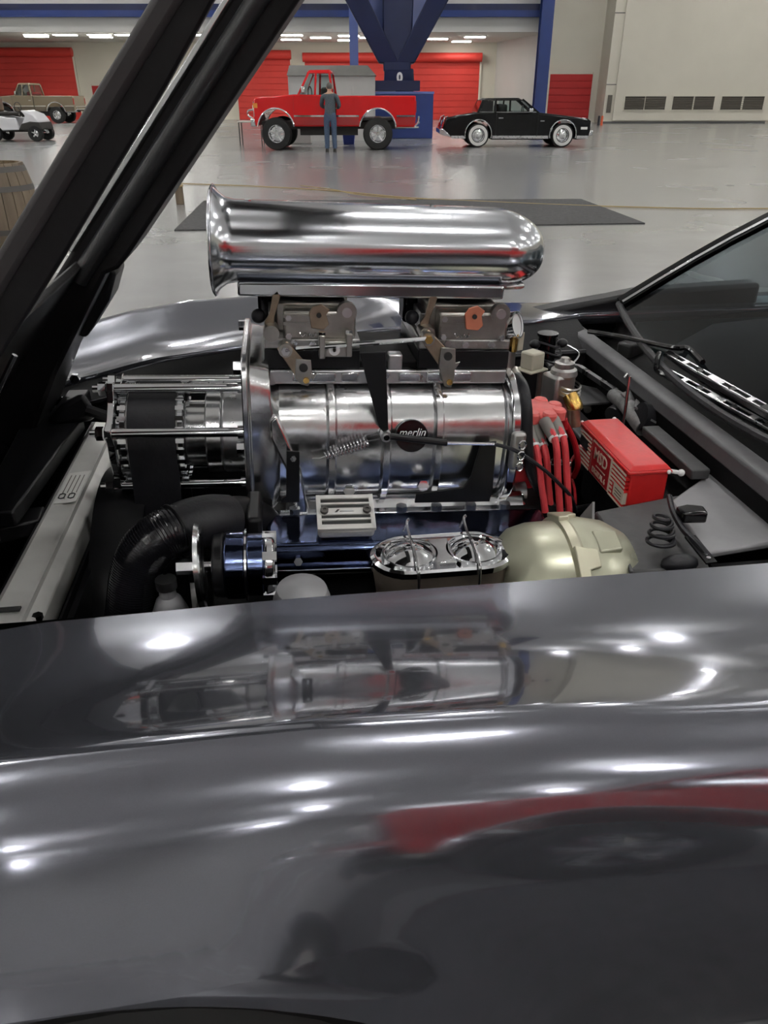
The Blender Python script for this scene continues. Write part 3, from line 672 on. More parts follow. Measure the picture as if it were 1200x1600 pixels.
# ------------------------------------------------------------------ the charcoal sports car
def lerp_tab(tab, x):
    if x <= tab[0][0]: return tab[0][1]
    for (a, b), (c, d) in zip(tab, tab[1:]):
        if x <= c:
            t = (x-a)/(c-a); t = t*t*(3-2*t)*.35+t*.65; return b+(d-b)*t
    return tab[-1][1]
car = thing('sports_car', 'charcoal sports car with its black hood tipped forward over a chromed engine', 'car')
WU, WW, AR = -.19, .33, .428
def fender(name, out, edge_v, edge_w, crest_v, crest_w, us):
    b = B(); secs = []
    for u in us:
        ve, we, vc, wc = (lerp_tab(q, u) for q in (edge_v, edge_w, crest_v, crest_w))
        P = [(ve, we-.03), (ve, we-.004), (ve+out*.003, we)]
        for f, h in ((.08, .0), (.2, .01), (.35, .07), (.5, .2), (.65, .42), (.78, .65), (.88, .83), (.95, .94), (1, 1)):
            P.append((ve+(vc-ve)*f, we+(wc-we)*h))
        top = list(P)
        sd = [(.006, -.001), (.02, -.006), (.042, -.022), (.062, -.046), (.078, -.078), (.089, -.115), (.095, -.155), (.098, -.20), (.098, -.26), (.092, -.36), (.078, -.50), (.05, -.66)]
        low = .20
        if abs(u-WU) < AR: low = max(low, WW+math.sqrt(AR*AR-(u-WU)**2))
        full = wc-low; S = []
        for d, h in sd:
            hh = h*min(1, full/.66) if h < -.16 else h
            if h < -.16:
                k = (h+.155)/(-.66+.155); hh = -.155+(-(full)+.155)*k if full > .155 else h
            # offset by true height
            dd = 0
            hs_ = [(0,0)]+[(-q[1], q[0]) for q in sd]
            for (a, x0), (c, x1) in zip(hs_, hs_[1:]):
                if a <= -hh <= c+1e-9: dd = x0+(x1-x0)*(-hh-a)/(c-a+1e-9); break
            else: dd = d
            w_ = wc+hh
            dist = math.hypot(u-WU, w_-WW)-AR
            fl = .030*math.exp(-(max(dist, 0)/.055)**2)
            S.append((vc+out*(dd+fl), w_))
        # lip turned inwards at the bottom
        l = S[-1]; S.append((l[0]-out*.012, l[1]-.004)); S.append((l[0]-out*.05, l[1]+.004))
        secs.append([Vector((u, v, w_)) for v, w_ in top+S])
    b.loft(secs, closed=False)
    o = b.build(name, 'paint', car, ang=50)
    s = o.modifiers.new('thick', 'SOLIDIFY'); s.thickness = .003; s.offset = -1
    return o
us = sorted(set([-1.25, -1.1, -.95, -.82, -.72, -.62, -.56]+[WU-AR+.002+AR*2*k/36 for k in range(37)]+[.3, .36, .42, .5, .58, .66, .74, .82, .9, 1.0, 1.2, 1.4, 1.7, 2.0]))
crest = [(-1.25, .66), (-.9, .775), (-.72, .82), (-.54, .862), (-.40, .892), (-.25, .914), (0, .922), (.18, .914), (.43, .892), (.77, .874), (1.1, .88), (2., .90)]
fn = fender('front_fender', -1, [(-1.25, 1.0), (-.8, .82), (-.55, .795), (2, .80)], [(-1.25, .60), (-.8, .755), (-.5, .82), (-.3, .846), (0, .853), (.6, .852), (2, .86)], [(-1.25, .66), (-.8, .53), (-.4, .50), (2, .50)], crest, us)
label(fn, 'charcoal driver side fender with a crisp crest line')
ff = fender('front_fender', 1, [(-1.25, 1.70), (-.8, 1.86), (-.5, 1.905), (.4, 1.93), (.7, 1.96), (.8, 2.03), (2, 2.03)], [(-1.25, .60), (-.75, .73), (-.53, .785), (-.3, .832), (-.02, .862), (.31, .885), (.6, .882), (.8, .874), (2, .88)],
            [(-1.25, 2.02), (-.8, 2.15), (-.4, 2.18), (2, 2.18)], [(a, b-.006) for a, b in crest], us)
label(ff, 'charcoal passenger side fender behind the engine')
# black gutter along the far edge of the bay, and inner fenders
g = [[Vector((u, v, w_)) for v, w_ in ((lerp_tab([(-.8,1.86),(-.5,1.905),(.4,1.93),(.7,1.96),(.8,2.03),(2,2.03)], u)+.004, lerp_tab([(-.75,.73),(-.53,.785),(-.3,.832),(-.02,.862),(.31,.885),(.6,.882),(.8,.874)], u)-.008),
     (1.885, lerp_tab([(-.75,.70),(-.53,.745),(-.3,.79),(0,.82),(.8,.835)], u)), (1.84, lerp_tab([(-.75,.68),(-.53,.725),(-.3,.77),(0,.80),(.8,.815)], u)), (1.832, .45), (1.85, .45), (1.95, .45))] for u in [-.75+.0775*k for k in range(21)]]
B().loft(g, closed=False).build('inner_fender', 'lip_black', car, ang=40)
B().tube([Vector((u, 1.842, lerp_tab([(-.75,.685),(-.53,.73),(-.3,.775),(0,.805),(.8,.82)], u)+.004)) for u in [-.7+.07*k for k in range(22)]], .007, 6).build('bay_seal', 'rubber', car)
g = [[Vector((u, v, w_)) for v, w_ in ((.805, .84), (.84, .80), (.845, .45), (.78, .45))] for u in (-.75, .1, .78)]
B().loft(g, closed=False).build('inner_fender', 'bay_black', car)
B().box2((-.62, .80, .40), (.80, 1.87, .42)).build('bay_floor', 'bay_black', car)
B().box2((.765, .82, .42), (.79, 1.95, .835)).build('firewall', 'bay_black', car)
# cowl bar with wiper trough behind
B().prism([(.762, .820), (.766, .846), (.772, .850), (.806, .850), (.813, .842), (.822, .80)], (0,.84,0), (1,0,0), (0,0,1), (0,1.27,0)).build('cowl_bar', 'cowl_grey', car, bevel=.003)
B().prism([(.818, .842), (.820, .78), (.835, .775), (.90, .79), (.96, .80), (.96, .74), (.80, .74)], (0,.80,0), (1,0,0), (0,0,1), (0,1.30,0)).build('wiper_trough', 'bay_black', car)
B().prism([(.69, .872), (.69, .84), (1.35, .86), (1.35, .935), (1.0, .922), (.90, .905), (.78, .888)], (0,2.06,0), (1,0,0), (0,0,1), (0,.07,0)).build('cowl_side', 'lip_black', car, bevel=.012)
B().tube([on_w(x, y, .86) for x, y in ((790, 503), (830, 494), (868, 489), (882, 489))], .008, 6).build('bay_seal', 'cowl_grey', car)
# ledges under the cowl bar on the firewall
B().prism([(0,0), (.36,0), (.36,.06), (0,.06)], (.66, 1.42, .70), (0,1,0), (1,0,0), (0,0,.012)).build('firewall_ledge', 'plate_dark', car, bevel=.003)
B().beam(on_w(1015, 672, .80), on_w(1095, 742, .80), .035, .02).build('firewall_ledge', 'plate_dark', car, bevel=.003)
B().beam(on_w(905, 574, .80), on_w(962, 612, .80), .012, .012).beam(on_w(880, 570, .80), on_w(905, 574, .80), .012, .012).build('bracket_rim', 'brushed', car)
B().prism([(0,0),(.10,0),(.10,.12),(0,.12)], on_w(868, 556, .80), (.95,.15,0), (0,.9,.05), (0,0,.012)).build('firewall_plate', 'plate_dark', car, bevel=.003)
# driver side cover plates
def slab(name, pts, wv, th, m, bev=.004):
    p = [on_w(x, y, wv) for x, y in pts]; return B().loft([[q-Vector((0,0,th)) for q in p], p]).build(name, m, car, bevel=bev)
slab('cover_plate', ((1140, 716), (1215, 768), (1215, 846), (1104, 864), (1048, 782)), .785, .012, 'plate_light')
B().box2((.63, .86, .70), (.90, .93, .765)).build('plenum_side', 'satin_black', car)
slab('wiring_cover', ((928, 798), (1062, 772), (1112, 890), (985, 893)), .775, .05, 'plate_dark', .006)
slab('wiring_cover_lip', ((958, 828), (985, 893), (991, 893), (963, 826)), .781, .008, 'plate_dark', .002)
B().prism([(0,0),(.06,.0),(.02,.05)], on_w(925, 826, .775), (0,.9,-.1), (0,-.1,.9), (.004,0,0)).build('wiring_bracket', 'plate_light', car)
# curled wiring on the plate
pts = []
for k in range(70):
    a = k*.62; c = on_w(1032+.25*k*.2, 852-k*.62, .79+.0006*k); r = .022-.00012*k
    pts.append(c+Vector((r*math.cos(a), r*.9*math.sin(a), .004*math.sin(a*.5))))
B().tube(pts, .0028, 6, sub=2).build('curled_wire', 'rubber', car)
B().tube([on_w(x, y, z) for x, y, z in ((1046, 776, .80), (1052, 800, .805), (1068, 828, .80), (1090, 850, .80), (1108, 872, .79))], .005, 8, sub=4).build('wire', 'rubber', car)
st = B(); p0 = on_w(1078, 838, .80); p1 = on_w(1112, 880, .79)
st.beam(p0, p1, .018, .003).build('strap', 'satin_black', car)
for k in range(6): B().cyl(p0.lerp(p1, .15+.14*k)+Vector((0,0,.0015)), p0.lerp(p1, .15+.14*k)+Vector((0,0,.0032)), .0035, n=8).build('strap_stud', 'brushed', car)
B().prism([(-.02,-.012),(.02,-.016),(.024,.01),(0,.018),(-.022,.012)], on_w(1078, 812, .80), (1,0,0), (0,1,0), (0,0,.02)).build('wire_clip', 'gloss_black', car, bevel=.004)
B().ball(on_w(1062, 880, .78), (.03,.016,.014), 12, 8).build('wire_grommet', 'rubber', car)
B().box2((-.64, .82, .58), (-.44, 1.88, .60)).build('splash_panel', 'bay_black', car)
B().box2((-1.2, .80, .44), (-.44, .84, .74)).build('splash_panel', 'bay_black', car)
# front: radiator support, nose panel, hinge brackets
B().beam((-.56, .86, .735), (-.50, 1.86, .75), .05, .05).build('radiator_support', 'satin_black', car, bevel=.004)
B().add([(-.60, .86, .70), (-.60, 1.85, .72), (-1.22, 1.72, .60), (-1.22, .98, .60), (-.60, .86, .66), (-.60, 1.85, .68), (-1.22, 1.72, .56), (-1.22, .98, .56)],
    [(0,1,2,3),(7,6,5,4),(0,4,5,1),(1,5,6,2),(2,6,7,3),(3,7,4,0)]).build('nose_floor', 'bay_black', car)
B().prism([(0,0),(.16,.10),(.15,.13),(-.03,.03)], (-.66, 1.72, .74), (1,0,0), (0,0,1), (0,.05,0)).build('hinge_bracket', 'satin_black', car, bevel=.004)
B().prism([(0,0),(.16,.10),(.15,.13),(-.03,.03)], (-.66, .93, .72), (1,0,0), (0,0,1), (0,.05,0)).build('hinge_bracket', 'satin_black', car, bevel=.004)
pl = [on_w(x, y, .78) for x, y in ((45, 640), (130, 650), (20, 800), (-40, 800))]
B().loft([[q-Vector((0,0,.03)) for q in pl], pl]).build('shroud_panel', 'satin_black', car, bevel=.004)
pl = [on_w(x, y, .74) for x, y in ((70, 790), (-10, 800), (-20, 830), (62, 812))]
B().loft([[q-Vector((0,0,.03)) for q in pl], pl]).build('shroud_tab', 'satin_black', car, bevel=.004)
B().loft([[on_v(x, y, v) for x, y in ((95, 632), (130, 612), (148, 640), (150, 655), (95, 668), (70, 660))] for v in (1.62, 1.70)]).build('hinge_cover', 'satin_black', car, bevel=.012)
B().tube([on_v(x, y, 1.6) for x, y in ((135, 640), (165, 650), (180, 655))], .012, 8).build('stub_pipe', 'satin_black', car)
# hood: frame with a cut-out for the blower, hinged at the nose
HA = math.radians(50); HD = Vector((math.cos(HA), 0, math.sin(HA))); HN = Vector((math.sin(HA), 0, -math.cos(HA)))
HO = Vector((-.58, 0, .85))
hood = bpy.data.objects.new('hood', None); COL.objects.link(hood); hood.parent = car
label(hood, 'black underside of the raised hood with a blower cut-out')
HMX = Matrix(((HD.x, 0, HN.x, HO.x), (0, 1, 0, 0), (HD.z, 0, HN.z, HO.z), (0, 0, 0, 1)))   # local: s, v, n
hood.matrix_basis = HMX
def hpz(name, poly, v0, v1, m, bev=.004): return B().prism(poly, (0,v0,0), (1,0,0), (0,0,1), (0,v1-v0,0)).build(name, m, hood, bevel=bev)
hpz('side_flange', [(-.05, -.028), (1.2, -.028), (1.2, -.008), (-.05, -.004)], .795, .86, 'hood_edge', .006)
hpz('near_beam', [(-.10, -.008), (1.2, -.010), (1.2, .010), (.83, .012), (.74, .017), (.63, .019), (.55, .021), (.1, .022), (-.10, .022)], .80, .815, 'hood_black', .003)
hpz('near_skin', [(-.05, -.028), (1.2, -.028), (1.2, -.022), (-.05, -.022)], .80, 1.06, 'hood_black', .001)
B().tube([(.30, 1.595, -.006), (1.2, 1.595, -.012)], .018, 16).build('stiffener', 'sheen_black', hood)
hpz('far_beam', [(-.10, -.04), (1.2, -.05), (1.2, .046), (.40, .044), (.365, .042), (.34, .028), (.27, .036), (.10, .055), (-.05, .085), (-.10, .08)], 1.60, 1.86, 'hood_black', .008)
hpz('hole_trim', [(.34, -.050), (1.0, -.056), (1.0, -.046), (.34, -.040)], 1.590, 1.602, 'polish', .002)
hpz('front_panel', [(-.55, -.10), (-.3, -.05), (-.05, -.028), (.33, -.028), (.33, -.012), (-.05, -.010), (-.3, -.03), (-.55, -.08)], .80, 1.86, 'hood_black', .004)
hpz('rear_panel', [(.98, -.03), (1.2, -.03), (1.2, .0), (.98, .0)], .80, 1.86, 'hood_black', .004)
hpz('hole_lip', [(.33, -.05), (1.0, -.06), (1.0, -.03), (.33, -.03)], 1.055, 1.075, 'polish', .003)
hpz('hinge_plate', [(-.12, -.02), (.22, -.01), (.25, .03), (.05, .09), (-.12, .10)], .98, 1.0, 'satin_black', .006)
hpz('latch_pad', [(.16, .03), (.33, .02), (.33, .040), (.27, .058), (.17, .062)], 1.70, 1.82, 'satin_black', .008)
B().tube([(.33, 1.06, .012), (.25, 1.06, .02), (.14, 1.06, .03), (.02, 1.06, .05)], .004, 6, sub=4).build('hood_cable', 'wire_steel', hood)
for s_, v_ in ((.02, 1.845), (-.05, 1.84)): B().nut((s_, v_, .088), (0,-1,0), .012, .012).build('bolt', 'chrome', hood)
# windshield, pillars, roof edge, dash
c_ = 1.33
def wsp(v, t):
    k = (v-c_)/.57; return Vector((.815+.055*k*k+.66*t, c_+(v-c_)*(1-.16*t), .868+.05*k*k+.352*t+.03*math.sin(PI*t)))
vs_ = [.74+.059*k for k in range(21)]
ws = B().loft([[wsp(v, t) for v in vs_] for t in [k/8 for k in range(9)]], closed=False).build('windshield', 'tint_glass', car, ang=60)
for v in (.74, 1.92):
    B().tube([wsp(v, t)+Vector((0,0,.003)) for t in [k/8 for k in range(9)]], .018, 8).build('pillar', 'gloss_black', car)
    B().tube([wsp(v+(.02 if v < 1 else -.02), t)+Vector((0,0,.016)) for t in [k/8 for k in range(9)]], .004, 6).build('pillar_trim', 'polish', car)
B().tube([wsp(v, 0)+Vector((-.004,0,.002)) for v in vs_], .009, 8).build('windshield_seal', 'rubber', car)
B().tube([wsp(v, 1) for v in vs_], .022, 8).build('roof_header', 'gloss_black', car)
B().loft([[wsp(v, 1)+Vector((0,0,.015)) for v in vs_], [wsp(v, 1)+Vector((.4,0,.045)) for v in vs_], [wsp(v, 1)+Vector((.7,0,.02)) for v in vs_]], closed=False).build('roof', 'paint', car)
B().prism([(.98, .82), (1.10, .885), (1.38, .905), (1.42, .87), (1.40, .6), (.98, .6)], (0,.80,0), (1,0,0), (0,0,1), (0,1.06,0)).build('dashboard', 'dash', car, bevel=.02)
for v in (.92, 1.5): B().prism([(1.95,.35),(2.05,1.12),(2.15,1.15),(2.2,.35)], (0,v,0), (1,0,0), (0,0,1), (0,.4,0)).build('seat', 'seat_teal', car, bevel=.05)
B().box2((1.0, .52, .25), (2.3, .60, .86)).build('door_panel', 'dash', car); B().box2((1.0, 2.06, .25), (2.3, 2.14, .88)).build('door_panel', 'seat_teal', car)
B().box2((-.6, .62, .2), (2.3, 2.04, .24)).build('floor_pan', 'bay_black', car)
# wipers: arm, linkage bridge, blade
def wiper(pts, blade, lab):
    wp = B().tube([Vector(q) for q in pts], .006, 8, sub=3).build('wiper', 'gloss_black', car); label(wp, lab)
    b0, b1 = Vector(blade[0]), Vector(blade[1]); d = b1-b0; up = Vector((-.3, 0, .95))
    B().beam(b0, b1, .010, .012, up).build('blade', 'rubber', wp)
    side = d.normalized().cross(up).normalized()
    for s in (-1, 1): B().beam(b0+d*.06+side*.006*s+up*.012, b0+d*.94+side*.006*s+up*.012, .0028, .003, up).build('blade_rail', 'brushed', wp)
    n = 7
    for k in range(n):
        q = b0+d*(.08+.84*k/(n-1))+up*.012
        B().beam(q-side*.0065, q+side*.0065, .016 if k % 3 else .05, .003, up).build('blade_bridge', 'brushed' if k % 2 else 'satin_black', wp)
    return wp
wiper([on_w(920, 518, .872), on_w(970, 526, .885), on_w(1050, 543, .91), on_w(1075, 544, .915), on_w(1098, 566, .915)], (on_w(1040, 556, .885), on_w(1225, 662, .905)), 'upper wiper with a long arm')
wiper([on_w(1030, 552, .90), on_w(1026, 570, .885), on_w(1034, 584, .87), on_w(1100, 602, .875), on_w(1150, 625, .885)], (on_w(1036, 583, .865), on_w(1230, 690, .88)), 'lower wiper resting on the trough')
B().lathe([(0,.04),(.02,.035),(.03,.01),(.026,-.01),(.034,-.03),(.03,-.06),(0,-.06)], on_w(978, 505, .83), (.1,.2,1), 14).build('wiper_pivot', 'plate_dark', car)
B().box(on_w(985, 548, .80), (.06,.05,.05), Matrix.Rotation(.5, 3, 'Z')).build('wiper_motor', 'plate_dark', car, bevel=.008)
# front wheels
for y, s in ((.52, -1), (2.14, 1)): wheel(car, WU, y, .33, .33, .24, s)
# ------------------------------------------------------------------ the engine (engine frame: x to the rear, y to the far side, z up)
def eth(name, lab, cat, group=None): return thing(name, lab, cat, ENG, group)
def rrect(hw, z0, z1, e=3.2, n=36):
    out = []; cz = (z0+z1)/2; hz = (z1-z0)/2
    for k in range(n):
        a = 2*PI*k/n; c, s_ = math.cos(a), math.sin(a)
        out.append((hw*math.copysign(abs(c)**(2/e), c), cz+hz*math.copysign(abs(s_)**(2/e), s_)))
    return out
def ring(eu, sec): return [Vector((eu, y, z)) for y, z in sec]
# engine block below
blk = eth('engine_block', 'dark engine block and intake valley under the supercharger', 'engine')
B().box2((-.22, -.16, -.42), (.30, .16, -.10)).build('crankcase', 'bay_black', blk, bevel=.01)
for s in (-1, 1):
    B().prism([(.02*s, -.14), (.20*s, -.30), (.32*s, -.22), (.17*s, -.135)], (-.22,0,0), (0,1,0), (0,0,1), (.50,0,0)).build('cylinder_head', 'satin_black', blk, bevel=.008)
B().loft([ring(-.22, [(-.17,-.12),(.17,-.12),(.13,-.085),(-.13,-.085)]), ring(.24, [(-.17,-.12),(.17,-.12),(.13,-.085),(-.13,-.085)])]).build('intake_manifold', 'polish', blk, bevel=.006)
for k in range(4):
    x = -.16+.13*k
    B().tube([(x, -.30, -.22), (x, -.40, -.24), (x+.01, -.45, -.32), (x+.01, -.46, -.42)], .024, 12, sub=4).build('header_pipe', 'gloss_black', blk)
    B().box((x, -.31, -.215), (.05, .02, .06), Matrix.Rotation(.7, 3, 'X')).build('header_flange', 'satin_black', blk, bevel=.004)
# supercharger
sc_ = eth('supercharger', 'polished aluminium supercharger with ribbed case and open belt drive', 'supercharger')
x0 = ep(430, 690, -.15).x; x1 = ep(790, 690, -.15).x
T, Bt = .118, -.105
secs = [ring(x0, rrect(.150, Bt, T))]
for k in range(1, 12): secs.append(ring(x0+(x1-x0)*k/12, rrect(.150, Bt, T)))
secs.append(ring(x1, rrect(.150, Bt, T)))
case = B().loft(secs).build('case', 'case_alloy', sc_, bevel=.004, ang=50)
for px in (519, 605, 686):
    e = ep(px, 690, -.155).x
    B().loft([ring(e-.009, rrect(.151, Bt-.001, T+.001)), ring(e-.005, rrect(.160, Bt-.006, T+.006)), ring(e+.005, rrect(.160, Bt-.006, T+.006)), ring(e+.009, rrect(.151, Bt-.001, T+.001))]).build('rib', 'case_alloy', sc_, ang=60)
B().box2((x0-.005, -.165, Bt-.022), (x1+.015, .165, Bt+.006)).build('base_flange', 'polish', sc_, bevel=.004)
for k in range(7):
    p = (x0+.03+.062*k, -.158, Bt+.006)
    B().nut(p, (0,0,1), .010, .010).build('bolt', 'brushed', sc_)
B().loft([ring(x1, rrect(.150, Bt, T)), ring(x1+.006, rrect(.165, Bt-.012, T+.012)), ring(x1+.022, rrect(.165, Bt-.012, T+.012)), ring(x1+.034, rrect(.13, Bt+.01, T-.01))]).build('rear_plate', 'polish', sc_, bevel=.003, ang=50)
for k in range(10):
    a = 2*PI*k/10+.2; B().nut((x1+.02, .15*math.cos(a), .006+.105*math.sin(a)), (1,0,0), .008, .008).build('bolt', 'chrome', sc_)
B().box2((x1+.005, -.172, -.02), (x1+.03, -.15, .05)).build('cover_boss', 'cast', sc_, bevel=.006)
for k in range(3): B().tube([Vector((x1+.022+.006*math.cos(a), -.176, .03-.02*k+.008*math.sin(a))) for a in [2*PI*i/10 for i in range(10)]], .0016, 5, closed=True).build('cast_number', 'chrome', sc_)
# front cover
fx0 = ep(382, 690, -.13).x; fx1 = x0+.004
fc = [ring(fx1+.004, rrect(.150, -.10, .118, 3.2)), ring(fx1-.004, rrect(.152, -.112, .13, 4)), ring(fx1-.010, rrect(.152, -.118, .155, 6)), ring(fx0+.012, rrect(.152, -.118, .160, 8)), ring(fx0+.010, rrect(.158, -.124, .168, 8)), ring(fx0, rrect(.158, -.124, .168, 8))]
B().loft(fc).build('front_cover', 'case_alloy', sc_, bevel=.002, ang=40)
for y, z in ((-.13, .15), (-.145, .02), (-.12, -.10), (0, -.115), (.13, .15)):
    B().nut((fx0, y, z), (-1,0,0), .010, .012).build('bolt', 'chrome', sc_)
B().prism([(0,0),(.012,.01),(.05,-.09),(.066,-.19),(.045,-.19),(.03,-.10),(0,-.03)], (fx1-.012, -.158, .07), (1,0,0), (0,0,1), (0,.02,0)).build('cover_web', 'case_alloy', sc_, bevel=.004)
# drive: snout, pulley, belt, standoffs, front plate
cz = ep(270, 676, 0).z
def xx(px, ev=-.08): return ep(px, 676, ev).x
ax = lambda px, r0, px2, r1=None: B().cyl((xx(px),0,cz), (xx(px2),0,cz), r0, r1, 32)
ax(345, .072, 385).build('snout', 'brushed', sc_, bevel=.003)
ax(318, .073, 345).build('snout_ring', 'case_alloy', sc_, bevel=.003)
ax(284, .058, 320).build('coupler', 'case_alloy', sc_, bevel=.003)
ax(170, .025, 290).build('drive_shaft', 'brushed', sc_)
pul = ax(192, .079, 277).build('drive_pulley', 'cast', sc_, bevel=.002)
for px in (189, 280):
    g = B(); X = xx(px)
    g.lathe([(.03, -.004), (.081, -.004), (.081, .004), (.03, .004), (.03, -.004)], (X,0,cz), (1,0,0), 32)
    for k in range(28):
        a = 2*PI*k/28; g.box((X, .083*math.cos(a), cz+.083*math.sin(a)), (.014, .008, .008), Matrix.Rotation(a, 3, 'X'))
    g.build('toothed_flange', 'polish', pul)
# belt loop around the blower pulley and the crank pulley
xb0, xb1 = xx(197), xx(274); lc = (-.42); rb_, rl = .083, .075
prof = [(rb_*math.cos(a), cz+rb_*math.sin(a)) for a in [PI*k/16 for k in range(17)]]+[(-rb_*.95, cz-.1), (-rl, lc)]+[(-rl*math.cos(a), lc-rl*math.sin(a)) for a in [PI*k/12 for k in range(1, 12)]]+[(rl, lc), (rb_*.95, cz-.1)]
inn = [(y*.94, cz+(z-cz)*.94 if z > cz else z+(.004 if z < lc else 0)) for y, z in prof]
b = B(); n = len(prof)
vs2 = [Vector((X, y, z)) for X, P in ((xb0, prof), (xb1, prof), (xb0, inn), (xb1, inn)) for y, z in P]
fs = []
for i in range(n):
    j = (i+1) % n
    fs += [(i, j, n+j, n+i), (2*n+i, 3*n+i, 3*n+j, 2*n+j), (i, 2*n+i, 2*n+j, j), (n+i, n+j, 3*n+j, 3*n+i)]
b.add(vs2, fs).build('drive_belt', 'rubber', sc_)
B().cyl((xb0-.005, 0, lc), (xb1+.005, 0, lc), rl*.93, n=28).build('crank_pulley', 'cast', sc_)
XP = xx(172); XF = fx0
rods = []
RR = .098
for ang in (85, 137, 188, 256, 330):
    a = math.radians(ang-30); y, z = RR*math.cos(a), cz+RR*math.sin(a)
    rd = B().cyl((XP-.004, y, z), (XF+.004, y, z), .0085, n=14).build('standoff_rod', 'chrome', sc_)
    B().nut((XP-.020, y, z), (1,0,0), .012, .012).cyl((XP-.030, y, z), (XP-.02, y, z), .006, n=10).build('acorn_nut', 'chrome', rd)
    B().cyl((XF-.012, y, z), (XF, y, z), .012, n=14).build('collar', 'polish', rd)
    rods.append((y, z))
pts = []
for k in range(60):
    a = 2*PI*k/60; r = .086
    for y, z in rods:
        da = (a-math.atan2(z-cz, y)+PI) % (2*PI)-PI; r = max(r, .086+.026*math.exp(-(da/.16)**2))
    pts.append((r*math.cos(a), cz+r*math.sin(a)))
inner = [(.072*math.cos(2*PI*k/60), cz+.072*math.sin(2*PI*k/60)) for k in range(60)]
vs2 = [Vector((X, y, z)) for X, P in ((XP-.006, pts), (XP+.006, pts), (XP-.006, inner), (XP+.006, inner)) for y, z in P]; n = 60; fs = []
for i in range(n):
    j = (i+1) % n; fs += [(i, j, n+j, n+i), (2*n+i, 3*n+i, 3*n+j, 2*n+j), (i, 2*n+i, 2*n+j, j), (n+i, n+j, 3*n+j, 3*n+i)]
B().add(vs2, fs).build('front_plate', 'chrome', sc_, bevel=.0015)
for k in range(3):
    a = 2*PI*k/3+.5; B().beam((XP, .024*math.cos(a), cz+.024*math.sin(a)), (XP, .075*math.cos(a), cz+.075*math.sin(a)), .014, .010, (1,0,0)).build('plate_spoke', 'polish', sc_)
B().lathe([(.012, -.008), (.03, -.008), (.03, .012), (.012, .012), (.012, -.008)], (XP,0,cz), (1,0,0), 20).build('bearing_boss', 'polish', sc_)
# name badge
bp_ = ep(643, 681, -.158); nrm = Vector((0, -.97, .22)).normalized(); xa = Vector((1,0,0)); ya = nrm.cross(xa)
bd = B().cyl(bp_+nrm*(-.006), bp_+nrm*.003, .0275, n=32).build('badge', 'gloss_black', sc_, bevel=.001)
M = axes(bp_+nrm*.0036+ya*.006, xa, ya); text('badge_lettering', 'merlin', .0185, M, 'white_mark', bd, shear=.35, ext=.0004, sx=.95)
# adapter plate under the carburettors, two black spacers, black brackets
ad = eth('carburetor_adapter', 'silver stepped adapter plate on top of the supercharger', 'adapter plate')
ax0 = ep(415, 600, -.10).x; ax1 = ep(788, 600, -.10).x
B().box2((ax0, -.105, T-.004), (ax1, .105, T+.020)).build('plate', 'brushed', ad, bevel=.003)
for px in (457, 497, 532, 658, 668, 735):
    pass
for a_, c_2 in ((457, 525), (533, 560), (622, 656), (666, 735)):
    xa_, xc_ = ep(a_, 600, -.108).x, ep(c_2, 600, -.108).x
    B().box2((xa_, -.110, T+.001), (xc_, -.104, T+.017)).build('pad', 'polish', ad, bevel=.002)
sp_x = [ep(488, 570, -.09).x, ep(722, 570, -.09).x]
for X in sp_x: B().box2((X-.078, -.098, T+.020), (X+.078, .098, T+.052)).build('spacer', 'satin_black', ad, bevel=.002)
CB = T+.052
B().box2((sp_x[0]+.078, -.09, T+.018), (sp_x[1]-.078, .098, T+.030)).build('valley_cover', 'bay_black', ad, bevel=.002)
B().box2((ep(606, 575, -.1).x, -.104, T+.018), (ep(628, 575, -.1).x, -.08, T+.046)).build('boss', 'brushed', ad, bevel=.003)
